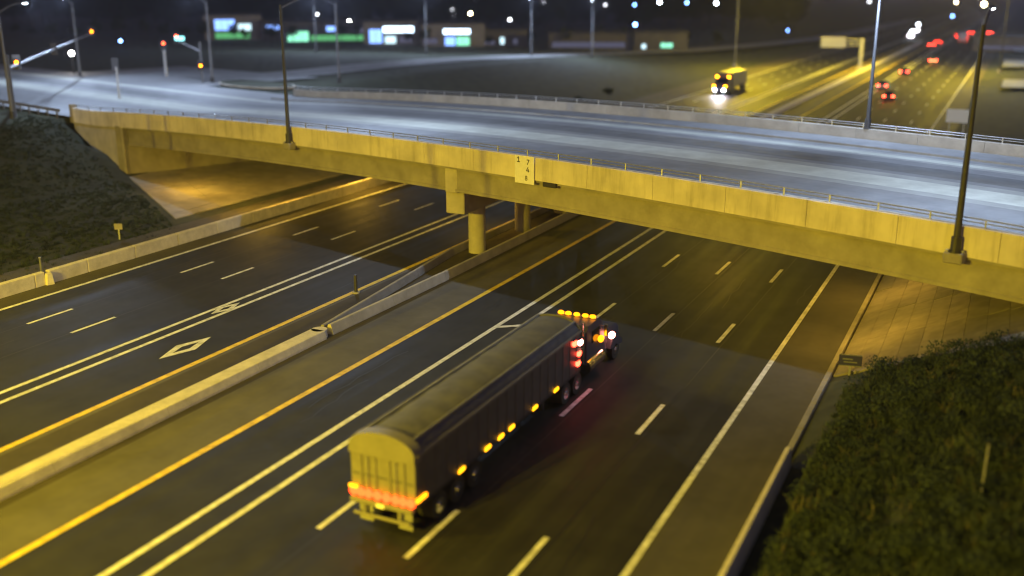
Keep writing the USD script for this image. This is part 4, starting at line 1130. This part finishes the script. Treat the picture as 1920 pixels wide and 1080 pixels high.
for a in ((655, 40, 300, 'lamp_white', 0.34, 'starry white lamp above the green lit shop'), (882, 25, 330, 'lamp_warm', 0.34, 'warm yellow lamp high above the white lit shops'), (848, 18, 420, 'lamp_dim', 0.36, 'pale lamp left of the warm yellow lamp'),
          (851, 29, 430, 'lamp_dim', 0.26, 'faint lamp just under the pale lamp'), (956, 37, 380, 'lamp_dim', 0.40, 'pale grey lamp right of the warm yellow lamp'), (773, 71, 330, 'lamp_blue', 0.26, 'small blue lamp between the two bright shops'),
          (227, 86, 240, 'lamp_blue', 0.24, 'small blue lamp beside the bare signal post'), (134, 100, 170, 'lamp_white', 0.30, 'brightest orange white lamp under the long signal arm'), (1191, 46, 330, 'lamp_blue', 0.46, 'large blue lamp in the dark above the green lit window'),
          (1190, 9, 420, 'lamp_blue', 0.36, 'violet blue lamp at the top edge, left of the bright white one'), (1237, 4, 420, 'lamp_led', 0.46, 'bright white lamp at the top edge above the big blue lamp'), (1288, 5, 430, 'lamp_blue', 0.40, 'blue lamp at the top edge between two white lamps'),
          (1343, 6, 430, 'lamp_led', 0.46, 'bright white lamp at the top edge beside the tall light mast'), (1020, 5, 430, 'lamp_dim', 0.36, 'faint lamp at the top edge in the middle of the photo'), (1135, 9, 430, 'lamp_dim', 0.30, 'faint greenish lamp at the top edge'),
          (595, 27, 380, 'lamp_dim', 0.28, 'faint grey lamp between the two bridge pole tops'), (1710, 60, 430, 'lamp_led', 0.42, 'bright cyan white lamp over the far carriageway'), (1477, 57, 380, 'lamp_blue', 0.22, 'small violet lamp left of the overhead sign'),
          (1722, 46, 470, 'lamp_led', 0.36, 'white lamp just above the cyan white one'), (1786, 30, 520, 'lamp_blue', 0.40, 'violet lamp at the far end of the highway'), (1845, 8, 520, 'lamp_warm', 0.75, 'broad yellow lamp at the top right corner'),
          (1793, 4, 560, 'lamp_warm', 0.34, 'small yellow lamp left of the broad yellow one'), (1630, 3, 520, 'lamp_dim', 0.40, 'pale greenish lamp at the top edge above the far light pole'), (1242, 92, 300, 'lamp_dim', 0.24, 'faint lamp beside the green lit window'),
          (1205, 93, 300, 'lamp_dim', 0.30, 'pale lamp left of the green lit window'), (929, 78, 300, 'lamp_dim', 0.26, 'pale lamp over the dim warehouse')):
    dot_lamp(*a)

# ------------------------------------------------------------------ night air
usdkit.material(stage, '/World/Looks/night_haze', {'v': ('principled_volume', {'color': (0.80, 0.82, 1.0), 'density': 0.00016, 'anisotropy': 0.3})}, [], volume='v.volume')
solo('haze', MB().box((-3300, -150, -3.0), (3000, 5400, 48.0)), 'night_haze', kind='stuff')

# ------------------------------------------------------------------ grass
def tuft(path, seed, n, h, spread, mat):
    r = np.random.default_rng(seed)
    v, f = [], []
    for k in range(n):
        a, rr = r.uniform(0, 6.28), spread * math.sqrt(r.uniform(0, 1))
        b = np.array([math.cos(a) * rr, math.sin(a) * rr, -0.05])
        hh = h * r.uniform(0.45, 1.0)
        le = r.normal(0, 0.35, 2) * hh
        w = r.uniform(0.012, 0.03)
        t = r.uniform(0, 3.14)
        s = np.array([math.cos(t), math.sin(t), 0]) * w
        m = b + np.array([le[0] * 0.3, le[1] * 0.3, hh * 0.6])
        e = b + np.array([le[0], le[1], hh])
        i = len(v)
        v += [b - s, b + s, m + s * 0.8, m - s * 0.8, e]
        f += [[i, i + 1, i + 2], [i, i + 2, i + 3], [i + 3, i + 2, i + 4]]
    return part(path, 'blades', MB().add(v, f), mat)


pi = UsdGeom.PointInstancer.Define(stage, '/World/roadside_grass')
tag(pi, kind='stuff', label='long dark rough grass and weeds on the banks beside the highway', cat='grass')
UsdGeom.Scope.Define(stage, '/World/roadside_grass/kinds')
kinds = []
for k, (n, h, sp_, m) in enumerate(((26, 0.42, 0.24, 'blade_a'), (30, 0.30, 0.28, 'blade_b'), (18, 0.62, 0.18, 'blade_a'), (14, 0.60, 0.16, 'blade_dry'), (46, 0.5, 0.4, 'blade_b'))):
    pth = f'/World/roadside_grass/kinds/{("tuft", "low_tuft", "tall_tuft", "dry_tuft", "weed")[k]}'
    UsdGeom.Xform.Define(stage, pth)
    if k == 4:
        r = np.random.default_rng(91)
        n_ = 110
        d = r.normal(size=(n_, 3)); d /= np.linalg.norm(d, axis=1, keepdims=True)
        p = d * r.uniform(0.3, 1, n_)[:, None] ** 0.5 * (0.55, 0.55, 0.36) + (0, 0, 0.36)
        u = r.normal(size=(n_, 3)); u /= np.linalg.norm(u, axis=1, keepdims=True)
        w = np.cross(u, r.normal(size=(n_, 3))); w /= np.linalg.norm(w, axis=1, keepdims=True)
        sz = r.uniform(0.03, 0.075, n_)[:, None]
        v = np.stack([p - u * sz, p + w * sz * 0.55, p + u * sz, p - w * sz * 0.55], 1).reshape(-1, 3)
        b = np.arange(n_)[:, None] * 4
        part(pth, 'leaves', (v, np.hstack([b, b + 1, b + 2, b + 3])), m)
    else:
        tuft(pth, 50 + k, n, h, sp_, m)
    kinds.append(pth)
pts = []


def scatter(n, x0, x1, y0, y1, ok):
    x, y = rng.uniform(x0, x1, n), rng.uniform(y0, y1, n)
    dens = 0.5 + 0.5 * np.sin(x * 0.9 + 2 * np.sin(y * 0.35)) * np.sin(y * 0.7 + 1.7 * np.sin(x * 0.5))
    keep = ok(x, y) & (rng.uniform(0, 1, n) < 0.35 + 0.65 * dens)
    x, y = x[keep], y[keep]
    return np.stack([x, y, terrain(x, y)], 1)


pts.append(scatter(21000, 14.35, 34, 14, 47.5, lambda x, y: (y < fas(x) - 2.75) & ~((np.abs(x - 14.4) < 0.9) & (y > 44.6))))
pts.append(scatter(22000, -72, -34.6, 30, 76, lambda x, y: (y < fas(x) - 1.5) & ~((x > -54.5) & (y > 59.6 + 0.62 * (-40.3 - x)))))
P = np.vstack(pts)
N = len(P)
kind_ = rng.choice(5, N, p=[0.36, 0.36, 0.11, 0.06, 0.11])
kind_ = np.where((P[:, 0] < 0) & (kind_ > 2), 1, kind_)
pi.CreatePrototypesRel().SetTargets([Sdf.Path(k) for k in kinds])
pi.CreateProtoIndicesAttr(Vt.IntArray.FromNumpy(kind_.astype(np.int32)))
pi.CreatePositionsAttr(Vt.Vec3fArray.FromNumpy(P.astype(np.float32)))
ang = rng.uniform(0, 6.28, N)
qs = np.stack([np.cos(ang / 2), 0 * ang, 0 * ang, np.sin(ang / 2)], 1)
pi.CreateOrientationsAttr(Vt.QuathArray([Gf.Quath(float(a), 0, 0, float(d)) for a, _, _, d in qs]))
pat = np.array([meshkit.fbm(P * (0.28, 0.28, 0.0) + 3.1)]).ravel() if hasattr(meshkit, 'fbm') else np.zeros(N)
pat = np.clip(0.5 + 1.6 * pat, 0, 1)
sc = rng.uniform(0.55, 1.25, N) * np.where(P[:, 0] < 0, 0.62, 0.42 + 0.62 * pat)
pi.CreateScalesAttr(Vt.Vec3fArray.FromNumpy(np.stack([sc, sc, sc * rng.uniform(0.8, 1.2, N)], 1).astype(np.float32)))
